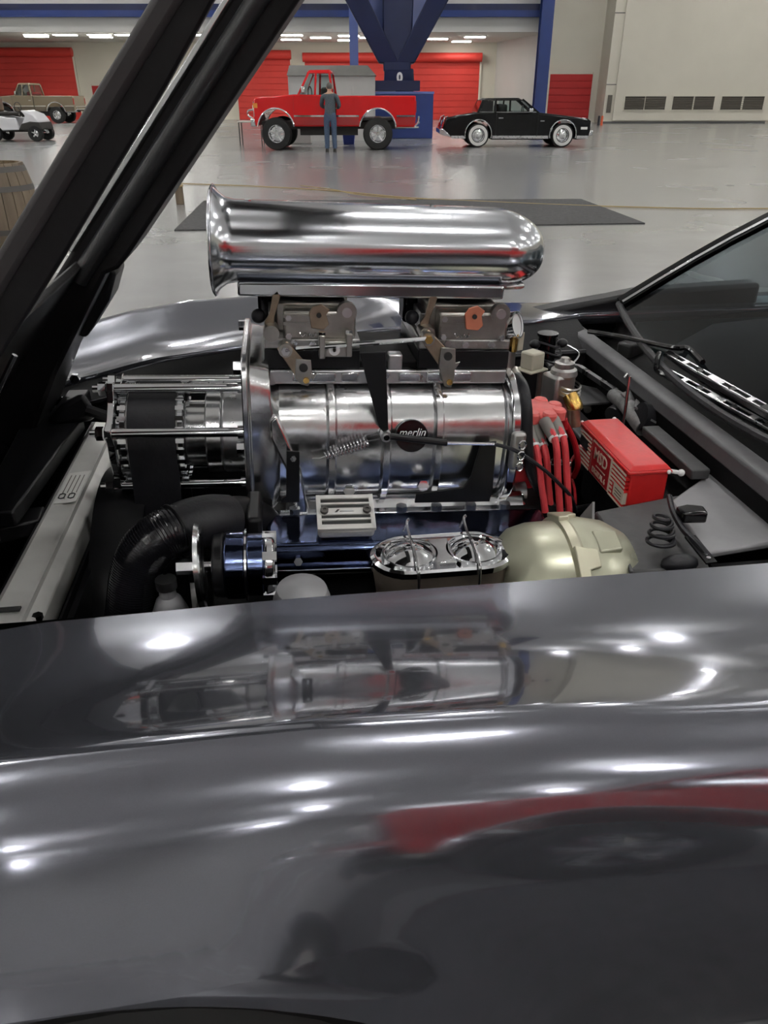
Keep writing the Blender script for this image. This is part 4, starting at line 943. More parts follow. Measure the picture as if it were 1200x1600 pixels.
def carb(X, lab):
    t = eth('carburetor', lab, 'carburetor', None)
    B().box2((X-.078, -.096, CB), (X+.078, .096, CB+.018)).build('throttle_body', 'cast', t, bevel=.003)
    B().box2((X-.060, -.060, CB+.018), (X+.060, .060, CB+.070)).build('main_body', 'zinc', t, bevel=.005)
    for s in (-1, 1):
        bw = B().box2((X-.046, s*.060, CB+.016), (X+.070, s*.096, CB+.062)).build('float_bowl', 'zinc', t, bevel=.004)
        B().box2((X-.046, s*.096-.002*(s < 0), CB+.040), (X+.028, s*.099+.002, CB+.045)).build('bowl_ridge', 'zinc', bw)
        B().box2((X-.046, s*.096, CB+.052), (X+.028, s*.100, CB+.057)).build('bowl_ridge', 'zinc', bw)
        B().cyl((X+.055, s*.088, CB+.062), (X+.055, s*.101, CB+.062), .016, n=18).build('inlet_boss', 'zinc', bw)
        B().cyl((X+.055, s*.100, CB+.062), (X+.055, s*.104, CB+.062), .008, n=14).build('inlet_plug', 'brushed', bw)
        for xx_, zz_ in ((-.038, .022), (.062, .022), (-.038, .052)):
            B().nut((X+xx_, s*.096, CB+zz_), (0,s,0), .005, .005).build('screw', 'brushed', bw)
    B().lathe([(.055, .066), (.064, .070), (.064, .088), (.058, .090), (.048, .075), (.055, .066)], (X, 0, CB), (0,0,1), 32).build('air_horn', 'bay_black', t)
    B().prism([(-.014,-.018),(.006,-.020),(.014,-.012),(.010,.004),(.015,.012),(.002,.020),(-.012,.016),(-.018,.006)], (X+.012, -.104, CB+.055), (1,0,0), (0,0,1), (0,.006,0)).build('choke_tab', 'orange_tab' if X > 0 else 'bronze', t, bevel=.001)
    B().cyl((X+.010, -.106, CB+.058), (X+.010, -.103, CB+.058), .004, n=10).build('tab_rivet', 'print_black', t)
    # vacuum pod, cam lever and idle screw on the left end
    B().prism([(0,0),(.010,.008),(.012,.030),(.022,.062),(.018,.072),(.010,.066),(.004,.034),(-.004,.022)], (X-.072, -.085, CB+.020), (1,0,0), (0,0,1), (0,.008,0)).build('choke_rod', 'bronze', t, bevel=.001)
    B().cyl((X-.066, -.105, CB+.028), (X-.066, -.070, CB+.028), .013, n=16).build('shaft_boss', 'zinc', t)
    B().ball((X-.086, -.06, CB+.045), (.012,.012,.012), 12, 8).build('vacuum_cap', 'rubber', t)
    for k, (dx, dz) in enumerate(((-.03, .012), (.0, .010), (.045, .010))):
        B().nut((X+dx, -.097, CB+dz), (0,-1,0), .006, .006).build('screw', 'brushed', t)
    B().tube([Vector((X-.02+.002*k, -.102+.003*math.sin(k*1.6), CB+.026+.003*math.cos(k*1.6))) for k in range(14)], .0012, 5).build('idle_spring', 'wire_steel', t)
    B().box2((X-.07, -.05, CB+.018), (X-.058, .05, CB+.05)).build('metering_block', 'cast', t, bevel=.002)
    B().box2((X-.088, .02, CB+.015), (X-.062, .075, CB+.085)).build('electric_choke', 'gloss_black', t, bevel=.006)
    return t
carb(sp_x[0], 'front carburetor, grey cast body with a bronze tab under the scoop')
carb(sp_x[1], 'rear carburetor, grey cast body with an orange tab under the scoop')
# throttle linkage
lk = eth('throttle_linkage', 'steel throttle rod with two bronze levers joining the carburetors', 'linkage')
lv = -.118
for X, px_ in ((sp_x[0], 455), (sp_x[1], 690)):
    a = ep(*( (446, 546) if px_ == 455 else (668, 528)), lv); c = ep(*((474, 580) if px_ == 455 else (698, 562)), lv); e = ep(*((478, 592) if px_ == 455 else (701, 595)), lv)
    d = (c-a); nrm2 = Vector((-d.z, 0, d.x)).normalized()
    lev = B().loft([[q+Vector((0, y, 0)) for q in (a+nrm2*.010-d*.2, a-nrm2*.010-d*.2, c-nrm2*.016, c+nrm2*.012)] for y in (0, .004)]).build('lever', 'bronze', lk, bevel=.0015)
    B().loft([[q+Vector((0, y, 0)) for q in (c+Vector((-.012,0,.022)), c+Vector((.012,0,.020)), c+Vector((.014,0,-.004)), c+Vector((.022,0,-.002)), c+Vector((.014,0,-.016)), e+Vector((.008,0,.004)), e+Vector((.004,0,-.010)), e+Vector((-.008,0,-.008)), c+Vector((-.014,0,-.010)))] for y in (-.006, -.002)]).build('cam_plate', 'zinc', lev, bevel=.001)
    B().cyl(a+Vector((0,-.008,0)), a+Vector((0,.02,0)), .011, n=16).build('pivot', 'zinc', lev); B().nut(a+Vector((0,-.014,0)), (0,1,0), .007, .006).build('pivot_nut', 'brass' if X > 0 else 'brushed', lev)
    B().cyl(e+Vector((0,-.010,0)), e+Vector((0,.004,0)), .005, n=10).build('rivet', 'brass', lev); B().cyl(c+Vector((0,-.009,.008)), c+Vector((0,-.005,.008)), .007, n=14).build('slot_pin', 'print_black', lev)
p0, p1 = ep(462, 545, lv-.01), ep(672, 529, lv-.01)
B().cyl(p0, p1, .0038, n=10).build('rod', 'chrome', lk)
for px_, py_ in ((503, 540), (545, 537)):
    q = ep(px_, py_, lv-.006); B().box2((q.x-.005, q.y-.008, q.z-.020), (q.x+.005, q.y+.012, q.z+.018)).build('clevis', 'zinc', lk, bevel=.002)
    B().nut(q+Vector((0,0,.016)), (0,0,1), .006, .006).build('clevis_nut', 'chrome', lk)
q = ep(522, 545, lv); B().lathe([(.003,.0),(.009,0),(.009,.008),(.003,.008)], q, (0,-1,0), 14).build('washer', 'white_mark', lk); B().box2((q.x-.02, q.y, q.z-.014), (q.x+.022, q.y+.02, q.z+.012)).build('slide_block', 'zinc', lk, bevel=.002)
# long black lever down to the throttle cable
pa = [ep(x, y, -.166) for x, y in ((562, 552), (603, 550), (607, 672), (600, 676), (592, 668))]
arm = eth('bell_crank', 'long black tapered throttle lever hanging in front of the ribbed case', 'lever')
B().loft([[q for q in pa], [q+Vector((0,.005,0)) for q in pa]]).build('plate', 'satin_black', arm, bevel=.001)
q = ep(603, 681, -.165); B().cyl(q+Vector((0,-.006,0)), q+Vector((0,.014,0)), .009, n=18).build('pivot', 'brushed', arm); B().cyl(q+Vector((0,-.009,0)), q+Vector((0,-.005,0)), .005, n=12).build('pin', 'chrome', arm)
sp = eth('return_spring', 'steel coil return spring stretched across the ribbed case', 'spring')
s0, s1 = ep(508, 713, -.168), ep(574, 690, -.168); d = s1-s0; X_, Y_, Z_ = B.frame(d); pts = []
for k in range(13*12+1):
    a = 2*PI*k/12; f = k/156; r = .0058+.0025*f; pts.append(s0+d*f+(X_*math.cos(a)+Y_*math.sin(a))*r)
B().tube(pts, .0015, 6).build('coil', 'wire_steel', sp)
B().tube([s1, ep(588, 687, -.168), ep(602, 682, -.17)], .0013, 5).build('hook', 'wire_steel', sp); B().tube([s0, ep(500, 716, -.168), ep(488, 716, -.165)], .0013, 5).build('hook', 'wire_steel', sp)
cb = eth('throttle_cable', 'black sheathed throttle cable curving past the red plug wires', 'cable')
B().tube([ep(610, 682, -.172), ep(698, 692, -.172)], .0058, 10).build('rod_end', 'satin_black', cb); B().tube([ep(696, 692, -.172), ep(775, 694, -.172)], .0028, 8).build('inner_wire', 'wire_steel', cb)
B().tube([ep(772, 694, -.172), ep(805, 704, -.172), ep(845, 730, -.17), ep(875, 757, -.16), ep(893, 778, -.14), ep(900, 800, -.1)], .0034, 8, sub=6).build('sheath', 'rubber', cb)
# black brackets on the case
bk = eth('cable_bracket', 'black sheet bracket holding the throttle cable beside the case', 'bracket')
pp = [ep(x, y, -.172) for x, y in ((752, 692), (776, 690), (770, 765), (765, 784), (648, 786), (650, 772), (724, 762), (736, 745))]
B().loft([pp, [q+Vector((0,.004,0)) for q in pp]]).build('plate', 'satin_black', bk, bevel=.001)
for x, y in ((660, 758), (545, 766)): B().nut(ep(x, y, -.168), (0,-1,.3), .010, .010).build('bolt', 'chrome', bk)
bk = eth('spring_bracket', 'narrow upright black bracket bolted at the front of the case', 'bracket')
pp = [ep(x, y, -.172) for x, y in ((448, 705), (468, 706), (468, 785), (440, 786), (440, 780), (447, 776))]
B().loft([pp, [q+Vector((0,.004,0)) for q in pp]]).build('plate', 'satin_black', bk, bevel=.001); B().nut(ep(458, 716, -.173), (0,-1,0), .005, .004).build('bolt', 'brushed', bk)
# air scoop
sco = eth('air_scoop', 'long polished aluminium air scoop with rounded rear dome on the carburetors', 'air scoop')
SX0 = ep(345, 380, -.05).x; SX1 = ep(846, 385, 0).x; SZ = (ep(560, 312, .03).z+ep(560, 446, -.06).z)/2-.004
def oval(x, a, b, cz_=0, n=48, e=2.25):
    return [Vector((x, a*math.copysign(abs(math.cos(t))**(2/e), math.cos(t)), SZ+cz_+b*math.copysign(abs(math.sin(t))**(2/e), math.sin(t)))) for t in [2*PI*k/n for k in range(n)]]
A_, B_ = .098, .062; secs = []
secs += [oval(SX0-.010, A_+.020, B_+.020), oval(SX0-.012, A_+.018, B_+.018), oval(SX0-.004, A_+.010, B_+.010), oval(SX0+.006, A_+.003, B_+.003), oval(SX0+.02, A_, B_)]
L = SX1-SX0; dome = .085
for k in range(1, 9): secs.append(oval(SX0+.02+(L-dome-.02)*k/8, A_-.002*k/8, B_-.001*k/8))
for k in range(1, 11):
    t_ = PI/2*k/10; f = math.cos(t_); secs.append(oval(SX1-dome+dome*math.sin(t_), max(.002, (A_-.002)*f**.9), max(.0015, (B_-.001)*f**.9), -.004*math.sin(t_)))
b = B().loft(secs, caps=False)
n_ = len(secs[-1]); b.add(secs[-1], [tuple(range(n_))])
shell = b.build('shell', 'scoop_alloy', sco, ang=60); so = shell.modifiers.new('thick', 'SOLIDIFY'); so.thickness = .004; so.offset = 1
bx0, bx1 = ep(372, 450, -.06).x, ep(782, 450, -.06).x
zb1 = SZ-B_*.78; zb0 = ep(560, 466, -.085).z
B().loft([[Vector((x, y, z)) for x, y in ((bx0, -.085), (bx1, -.085), (bx1, .085), (bx0, .085))] for z in (zb0, zb1)]).build('base', 'scoop_alloy', sco, bevel=.004)
ex = ep(818, 448, -.05).x
B().loft([[Vector((x, y, z)) for x, y in ((bx1-.002, -.07), (ex, -.06), (ex, .06), (bx1-.002, .07))] for z in (zb0+.012, zb1)]).build('base_tail', 'brushed', sco, bevel=.006)
for X in sp_x: B().lathe([(.056, CB+.086-zb0), (.068, CB+.088-zb0), (.080, .002), (.056, .002)], (X, 0, zb0), (0,0,1), 32).build('flange', 'satin_black', sco)
for k in range(2): B().cyl((bx0+.02+.3*k, -.0, SZ+.01), (bx0+.02+.3*k, -.0, SZ+B_+.001), .006, n=8).build('stud', 'chrome', sco)
B().box2((SX0+.10, -A_+.006, SZ-.002), (SX0+.101, A_-.006, SZ+.002)).build('butterfly_shaft', 'brushed', sco)
# valve cover and breather
vcv = eth('valve_cover', 'navy-tinted chrome valve cover along the driver side of the engine', 'valve cover')
vx0, vx1 = ep(415, 830, -.25).x, ep(862, 820, -.25).x
ya0, za0 = -.19, ep(600, 801, -.19).z
yb0, zb_ = -.285, ep(600, 858, -.285).z
prof2 = [(ya0, za0), (ya0-.012, za0+.002), (yb0, zb_+.012), (yb0-.006, zb_), (yb0-.006, zb_-.03), (yb0+.05, zb_-.05), (ya0+.03, za0-.03)]
B().loft([ring(vx0, prof2), ring(vx1, prof2)]).build('cover', 'navy_chrome', vcv, bevel=.008, seg=3)
B().loft([ring(vx0-.008, [(y-.008 if y < -.25 else y, z) for y, z in ((yb0-.01, zb_-.022), (yb0-.01, zb_-.032), (yb0+.05, zb_-.06), (yb0+.05, zb_-.05))]), ring(vx1+.008, [(y-.008 if y < -.25 else y, z) for y, z in ((yb0-.01, zb_-.022), (yb0-.01, zb_-.032), (yb0+.05, zb_-.06), (yb0+.05, zb_-.05))])]).build('flange', 'chrome', vcv, bevel=.002)
for k in range(4): B().nut((vx0+.05+.12*k, yb0-.008, zb_-.012), (0,-1,.4), .007, .008).build('bolt', 'chrome', vcv)
br = eth('breather_cap', 'square finned aluminium breather standing on the navy valve cover', 'breather')
bc = ep(539, 812, -.245); bw_, bd_ = .047, .034
n_up = Vector((0, -.42, .91)); n_y = Vector((0, .91, .42)); Xv = Vector((1,0,0))
def bq(x, y, h): return bc+Xv*x+n_y*y+n_up*h
bb = lambda w1, d1, h1, w2, d2, h2: B().loft([[bq(x*w1, y*d1, h1) for x, y in ((-1,-1),(1,-1),(1,1),(-1,1))], [bq(x*w2, y*d2, h2) for x, y in ((-1,-1),(1,-1),(1,1),(-1,1))]])
bb(.040, .028, -.045, .041, .029, -.002).build('neck', 'chrome', br, bevel=.004)
bb(.045, .033, -.006, .046, .034, .018).build('body', 'silver_paint', br, bevel=.006)
bb(.040, .028, .016, .040, .028, .0192).build('recess', 'print_black', br)
for k, (y0_, y1_) in enumerate(((-.034, -.0245), (-.0165, -.0125), (-.0055, .0075), (.0150, .0185), (.0265, .034))):
    B().loft([[bq(x, y, h) for x, y in ((-.044, y0_), (.044, y0_), (.044, y1_), (-.044, y1_))] for h in (.017, .0225)]).build('fin', 'silver_paint', br, bevel=.0008)
for s in (-1, 1): B().loft([[bq(s*.0425+x, y, h) for x, y in ((-.0035, -.034), (.0035, -.034), (.0035, .034), (-.0035, .034))] for h in (.016, .0225)]).build('rim', 'silver_paint', br)
for s in (-1, 1): B().lathe([(0,.003),(.003,.003),(.003,.006),(.0065,.006),(.0065,0)], bq(s*.034, .001, .022), n_up, 14).build('screw', 'iron_hoop', br)
B().prism([(0,-.003),(.004,-.003),(.009,.003),(.005,.003)], bq(-.018, .001, .0226), Xv, n_y, n_up*.0006).build('emblem', 'chrome', br); B().prism([(.008,-.002),(.03,-.002),(.032,-.0005),(.0095,-.0005)], bq(-.018, .001, .0226), Xv, n_y, n_up*.0006).build('emblem', 'chrome', br)
# distributor: red cap with posts, boots and plug wires
ds = eth('distributor', 'pinkish red distributor cap behind the supercharger with dark red body', 'distributor')
dc = ep(838, 640, -.05)
cap = B().lathe([(0, .008), (.034, .008), (.042, .003), (.043, -.012), (.047, -.014), (.047, -.020), (0, -.020)], dc, (0,0,1), 28).build('cap', 'red_cap', ds, bevel=.002)
for k in range(8):
    a = 2*PI*k/8+.3; B().lathe([(0,.009),(.011,.009),(.014,.005),(.014,-.010),(0,-.010)], dc+Vector((.040*math.cos(a), .040*math.sin(a), 0)), (0,0,1), 14).build('tower', 'red_cap', cap)
B().box2((dc.x-.062, dc.y-.012, dc.z-.012), (dc.x-.03, dc.y+.012, dc.z+.006)).build('latch', 'red_cap', cap, bevel=.003)
B().cyl(dc+Vector((-.01,0,-.02)), dc+Vector((-.01,0,-.20)), .036, .030, n=24).build('body', 'dark_red', ds)
hb = [ep(x, y, -.13) for x, y in ((792, 700), (838, 700), (842, 752), (800, 758))]; B().loft([hb, [q+Vector((0,.05,0)) for q in hb]]).build('housing', 'dark_red', ds, bevel=.008)
B().cyl(ep(800, 770, -.10), ep(818, 770, -.10), .022, n=18).build('clamp', 'brushed', ds)
wires = (((836, 668), (852, 705), (857, 760), (862, 815)), ((852, 660), (868, 690), (872, 750), (876, 816)), ((866, 658), (881, 688), (886, 750), (890, 816)), ((826, 672), (838, 702), (845, 750), (852, 800)))
for k, wps in enumerate(wires):
    v_k = -.13-.012*(k % 2); t = eth('plug_wire', 'thick red spark plug wire hanging from its grey boot below the cap', 'wire', 'red spark plug wires')
    P = [ep(wps[0][0], wps[0][1], v_k+.04)]+[ep(x, y, v_k-.01*i) for i, (x, y) in enumerate(wps[1:])]
    B().tube(P, .0062, 10, sub=6).build('cable', 'red_rubber', t)
    d = (P[1]-P[0]).normalized(); B().tube([P[0]-d*.004, P[0]+d*.014, P[0]+d*.036], [.0110, .0108, .0090], 12).build('boot', 'boot_grey', t); B().cyl(P[0]+d*.036, P[0]+d*.041, .0092, n=12).build('boot_ring', 'white_mark', t)
P = [ep(880, 655, -.0), ep(897, 690, -.0), ep(903, 725, .0), ep(896, 745, .02)]
t = eth('plug_wire', 'dark red spark plug wire looping behind the bright red wires', 'wire'); B().tube(P, .006, 10, sub=6).build('cable', 'dark_red', t); B().tube([P[0], P[0]+Vector((.004,0,-.02))], .0085, 10).build('boot', 'dark_red', t)
sep = eth('wire_separator', 'thin black clip holding the red plug wires apart', 'clip')
B().tube([ep(838, 727, -.135), ep(892, 727, -.135)], .0022, 6).build('bar', 'gloss_black', sep)
for x in (842, 858, 874, 889): B().tube([Vector((ep(x, 727, -.132).x+.008*math.cos(a), -.115+.012*math.sin(a), ep(x, 727, -.132).z)) for a in [2*PI*k/12 for k in range(12)]], .0015, 5, closed=True).build('loop', 'gloss_black', sep)
hs2 = eth('vacuum_hose', 'black rubber hose running down beside the red distributor', 'hose')
B().tube([ep(x, y, v) for x, y, v in ((806, 588, -.06), (817, 605, -.12), (823, 640, -.15), (824, 690, -.155), (828, 730, -.15), (842, 762, -.13), (856, 775, -.08))], .0098, 12, sub=6).build('hose', 'rubber', hs2)
B().cyl(ep(800, 580, -.05), ep(808, 596, -.07), .013, n=14).build('clamp', 'zinc', hs2)
# fuel log, gauge, fittings behind the rear carburettor
fg = eth('pressure_gauge', 'round chrome pressure gauge beside the rear carburetor', 'gauge')
gp = ep(806, 508, -.08); gn = Vector((.72, -.62, .30)).normalized()
B().lathe([(0,-.03),(.015,-.03),(.018,-.014),(.023,-.012),(.023,.004),(.0205,.004),(.0205,0)], gp, gn, 28).build('case', 'chrome', fg); B().cyl(gp-gn*.001, gp+gn*.0005, .0195, n=28).build('dial', 'gauge_face', fg)
B().cyl(gp+Vector((0,0,-.045)), gp+Vector((0,0,-.015)), .007, n=10).build('stem', 'brass', fg)
fl = eth('fuel_log', 'zinc fuel fitting with yellow-green plug beside the gauge', 'fitting')
B().tube([ep(792, 600, -.05), ep(794, 570, -.05), ep(796, 535, -.05)], .012, 12).build('tube', 'zinc', fl); B().nut(ep(785, 523, -.06), (0,0,1), .012, .014).build('plug', 'yellow_green', fl); B().nut(ep(806, 545, -.05), (0,0,1), .012, .03).build('nut', 'cream_plastic', fl)
B().tube([ep(797, 640, -.10), ep(792, 620, -.09), ep(790, 600, -.07)], .006, 8, sub=4).build('elbow', 'brushed', fl)
# water pump area in front: alternator with big pulley
al = eth('alternator', 'chrome alternator with wide pulley disc in front of the valve cover', 'alternator')
def ac(px, dv=-.36): return ep(px, 884, dv)
P1, P2 = ac(300), ac(440); dA = (P2-P1).normalized(); Z0 = ac(320).z; yA = -.36
def ax2(px0, px1, r0, r1=None): 
    a, c = ac(px0), ac(px1); return B().cyl((a.x, yA, Z0), (c.x, yA, Z0), r0, r1, 28)
ax2(352, 386, .050).build('case', 'navy_chrome', al, bevel=.004); ax2(386, 414, .046).build('case_rear', 'navy_chrome', al, bevel=.003); ax2(384, 387, .053).build('case_band', 'polish', al); ax2(414, 430, .048, .044).build('end_frame', 'polish', al, bevel=.004)
ax2(334, 352, .045, .048).build('front_frame', 'satin_black', al, bevel=.003)
B().lathe([(.010,-.004),(.055,-.007),(.066,-.006),(.062,0),(.066,.006),(.055,.007),(.010,.004),(.010,-.004)], (ac(318).x, yA, Z0), (1,0,0.06), 36).build('pulley', 'polish', al)
ax2(305, 342, .008).build('shaft', 'chrome', al); B().nut((ac(331).x, yA, Z0), (1,0,0), .016, .014).build('nut', 'brushed', al); B().nut((ac(276).x, yA, Z0), (1,0,0), .012, .03).build('shaft_nut', 'polish', al); ax2(285, 320, .010).build('spindle', 'polish', al)
for k in range(8):
    a = 2*PI*k/8; B().box((ac(422).x, yA+.042*math.cos(a), Z0+.042*math.sin(a)), (.02, .012, .012), Matrix.Rotation(a, 3, 'X')).build('cooling_fin', 'polish', al)
ol = eth('oil_filler_cap', 'domed clear cap low beside the alternator', 'cap'); oc = ep(472, 935, -.40)
B().lathe([(0,.030),(.02,.028),(.036,.018),(.042,0),(.042,-.02),(0,-.02)], oc, (0,-.1,1), 28).build('dome', 'plate_light', ol)
wp_ = eth('water_outlet', 'black cast water outlet joining the radiator hose to the engine', 'pipe')
B().tube([ep(330, 822, -.24), ep(370, 808, -.22), ep(400, 815, -.19), ep(425, 840, -.16)], [.034,.036,.036,.036], 18, sub=5).build('elbow', 'satin_black', wp_); bx_ = ep(398, 800, -.22); B().box2((bx_.x-.012, -.28, bx_.z-.05), (bx_.x+.012, -.18, bx_.z+.02)).build('flange', 'satin_black', wp_, bevel=.006)
for x, y in ((372, 838), (384, 843), (360, 836)): B().nut(ep(x, y, -.30), (0,-1,0), .007, .012).build('bolt', 'chrome', wp_)
# ------------------------------------------------------------------ other things in the bay (car frame)
# radiator
rd = thing('radiator', 'pale silver radiator tank across the front of the engine bay with a paper sticker', 'radiator')
def rp(s, v, h): return Vector((-.405+s+.0*v, v, .735+h))
B().loft([[rp(s, v, h) for s, h in ((-.04, -.05), (.030, -.05), (.030, -.006), (.010, .012), (-.03, .016), (-.04, .010))] for v in (.93, 1.70)]).build('tank', 'silver_paint', rd, bevel=.003)
B().box2((-.394, .93, .742), (-.390, 1.70, .753)).build('seam', 'silver_paint', rd)
B().loft([[rp(s, v, h) for s, h in ((.046, -.02), (.050, -.02), (.050, -.30), (.046, -.30))] for v in (.90, 1.74)]).build('core', 'bay_black', rd)
B().box2((-.455, .90, .45), (-.44, 1.74, .735)).build('front_shroud', 'satin_black', rd)
st_ = B().box((-.412, 1.36, .7527), (.04, .13, .0012), Matrix.Rotation(math.atan2(-.004, .05), 3, 'Y')).build('sticker', 'sticker', rd)
for k in range(2):
    B().tube([Vector((-.422+.017*k+.007*math.cos(a)*(1 if i % 2 else .7), 1.318+.010*math.sin(a), .7552)) for i, a in enumerate([2*PI*i/8 for i in range(8)])], .0012, 4, closed=True).build('sticker_symbol', 'print_black', st_)
for k in range(4): B().box((-.424+.008*k, 1.37, .7544), (.0012, .075, .0006)).build('sticker_line', 'vent_dark', st_)
B().box((-.415, .965, .752), (.03, .010, .003)).build('vent_slot', 'print_black', rd)
B().box2((-.46, .90, .70), (-.372, .935, .728)).build('end_bracket', 'plate_dark', rd, bevel=.004)
B().nut((-.378, .96, .735), (0,0,1), .008, .008).build('bolt', 'chrome', rd)
sh = thing('fan_shroud', 'black curved fan shroud behind the silver radiator', 'fan shroud')
B().lathe([(.26, 0), (.265, .03), (.255, .085), (.245, .085), (.25, .03), (.245, 0), (.26, 0)], (-.35, 1.33, .52), (1,0,0), 48).build('ring', 'satin_black', sh)
B().box2((-.36, 1.0, .64), (-.345, 1.66, .70)).build('frame', 'satin_black', sh)
fan = thing('cooling_fan', 'black bladed cooling fan inside the shroud', 'fan')
for k in range(7):
    a = 2*PI*k/7+.2; d = Vector((0, math.cos(a), math.sin(a))); B().beam(Vector((-.30,1.33,.52))+d*.05, Vector((-.29,1.33,.52))+d*.225, .05, .006, d.cross(Vector((1,.5,0)))).build('blade', 'satin_black', fan)
B().cyl((-.33,1.33,.52), (-.26,1.33,.52), .055, n=24).build('hub', 'cast', fan)
# upper radiator hose
ho = thing('radiator_hose', 'thick black corrugated radiator hose bending up from the fender edge', 'hose')
cl = [on_v(x, y, v) for x, y, v in ((197, 1010, .98), (205, 950, .98), (212, 900, .985), (228, 860, .99), (262, 832, 1.0), (300, 822, 1.02))]
hp_ = spline(cl, 14); B().tube(hp_, .0365, 22).build('hose', 'hose_gloss', ho)
def rings(b, a0, a1, r, w_):
    for k in range(a0, a1): 
        T_ = (hp_[min(k+1, len(hp_)-1)]-hp_[max(k-1, 0)]).normalized(); X_, Y_, _ = B.frame(T_)
        b.tube([hp_[k]+(X_*math.cos(q)+Y_*math.sin(q))*r for q in [2*PI*i/20 for i in range(20)]], w_, 5, closed=True)
b = B(); rings(b, 2, len(hp_)-4, .0363, .0011); o = b.build('corrugation', 'hose_gloss', ho); o['kind'] = 'stuff'
slv = [on_v(x, y, v) for x, y, v in ((276, 832, 1.005), (300, 821, 1.02), (330, 814, 1.04), (352, 813, 1.06))]
B().tube(slv, [.041, .043, .043, .040], 22, sub=5).build('sleeve', 'rubber', ho)
T_ = (slv[1]-slv[0]).normalized(); X_, Y_, _ = B.frame(T_)
B().tube([slv[0]+(X_*math.cos(q)+Y_*math.sin(q))*.042 for q in [2*PI*i/24 for i in range(24)]], .003, 6, closed=True).build('hose_clamp', 'satin_black', ho)
# bottle-like reservoir at the bottom
rs = thing('overflow_bottle', 'small ribbed clear bottle below the alternator pulley', 'bottle'); c = on_v(265, 945, .95)
B().lathe([(0,-.06),(.024,-.06),(.026,-.05),(.024,-.04),(.026,-.03),(.024,-.02),(.026,-.01),(.018,.01),(.012,.016),(.012,.03),(0,.03)], c, (0,0,1), 18).build('body', 'plate_light', rs); B().cyl(c+Vector((0,0,.03)), c+Vector((0,0,.045)), .015, n=14).build('cap', 'brushed', rs)
# brake master cylinder
mc = thing('master_cylinder', 'oval brake master cylinder with chrome double-domed lid held by wire bails', 'brake cylinder')
c0 = on_w(690, 868, .775); ux = Vector((.995, -.02, -.02)).normalized()
def stad(L_, r, n=12): return [(L_+r*math.cos(a), r*math.sin(a)) for a in [-PI/2+PI*k/n for k in range(n+1)]]+[(-L_+r*math.cos(a), r*math.sin(a)) for a in [PI/2+PI*k/n for k in range(n+1)]]
def stl(name, rings_, m, par, bev=0): return B().loft([[c0+Vector((x, y, h)) for x, y in stad(L_, r)] for L_, r, h in rings_]).build(name, m, par, bevel=bev)
stl('reservoir', ((.050, .040, -.10), (.052, .050, -.06), (.054, .053, -.02), (.054, .053, -.004)), 'mc_body', mc)
lid = stl('lid', ((.054, .053, -.004), (.055, .056, -.003), (.055, .056, .006), (.053, .052, .009), (.052, .049, .007)), 'chrome', mc)
for s in (-1, 1):
    B().lathe([(0,.020),(.012,.019),(.024,.015),(.034,.008),(.038,.005),(.040,.008),(.043,.008),(.044,.004)], c0+Vector((s*.05, 0, .002)), (0,0,1), 32).build('dome', 'chrome', lid)
    x = s*.046
    B().tube([c0+Vector(q) for q in ((x, -.060, -.03), (x, -.061, .004), (x, -.050, .016), (x, -.01, .024), (x, .0, .026), (x, .03, .022), (x, .056, .030), (x+.004, .060, .034), (x-.004, .062, .012))], .0022, 6, sub=4).build('wire_bail', 'wire_steel', mc)
B().box((c0+Vector((0,0,.008))), (.03, .07, .004)).build('lid_bridge', 'brushed', lid, bevel=.001)
B().cyl(c0+Vector((-.07,0,-.085)), c0+Vector((.13,0,-.085)), .032, n=22).build('bore', 'mc_body', mc)
# brake booster
bo = thing('brake_booster', 'cream zinc-plated brake booster drum with a pressed clamp band', 'brake booster')
bc2 = Vector((.335, .985, .70)); RB = .114
B().lathe([(0,-.025),(.05,-.024),(.085,-.016),(.104,.004),(.111,.03),(.112,.075)], bc2, (1,0,0), 48).build('front_shell', 'booster', bo)
B().lathe([(.112,.07),(.118,.072),(.119,.085),(.116,.09)], bc2, (1,0,0), 48).build('clamp_band', 'booster_band', bo)
B().lathe([(.116,.088),(.1165,.11),(.108,.15),(.090,.18),(.05,.195),(0,.195)], bc2, (1,0,0), 48).build('rear_shell', 'booster', bo)
for k in range(6):
    a = 2*PI*k/6+.15
    d = Vector((0, math.cos(a), math.sin(a))); tt = Vector((0, -math.sin(a), math.cos(a)))
    B().loft([[bc2+Vector((x, 0, 0))+d*r+tt*y for x, y in ((.072, -.030), (.108, -.022), (.108, .006), (.090, .010), (.090, .024), (.072, .026))] for r in (.114, .1225)]).build('crimp_tab', 'booster_band', bo, bevel=.002)
for k in range(3):
    a = 1.9+.9*k; d = Vector((0, math.cos(a), math.sin(a))); tt = Vector((0, -math.sin(a), math.cos(a)))
    B().loft([[bc2+Vector((x, 0, 0))+d*r+tt*y for x, y in ((.112, -.022), (.15, -.018), (.15, .018), (.112, .022))] for r in (.100, .1165)]).build('stamped_pad', 'booster', bo, bevel=.003)
B().cyl(bc2+Vector((-.09,0,-.0)), bc2+Vector((-.02,0,0)), .034, n=22).build('nose', 'booster_band', bo)
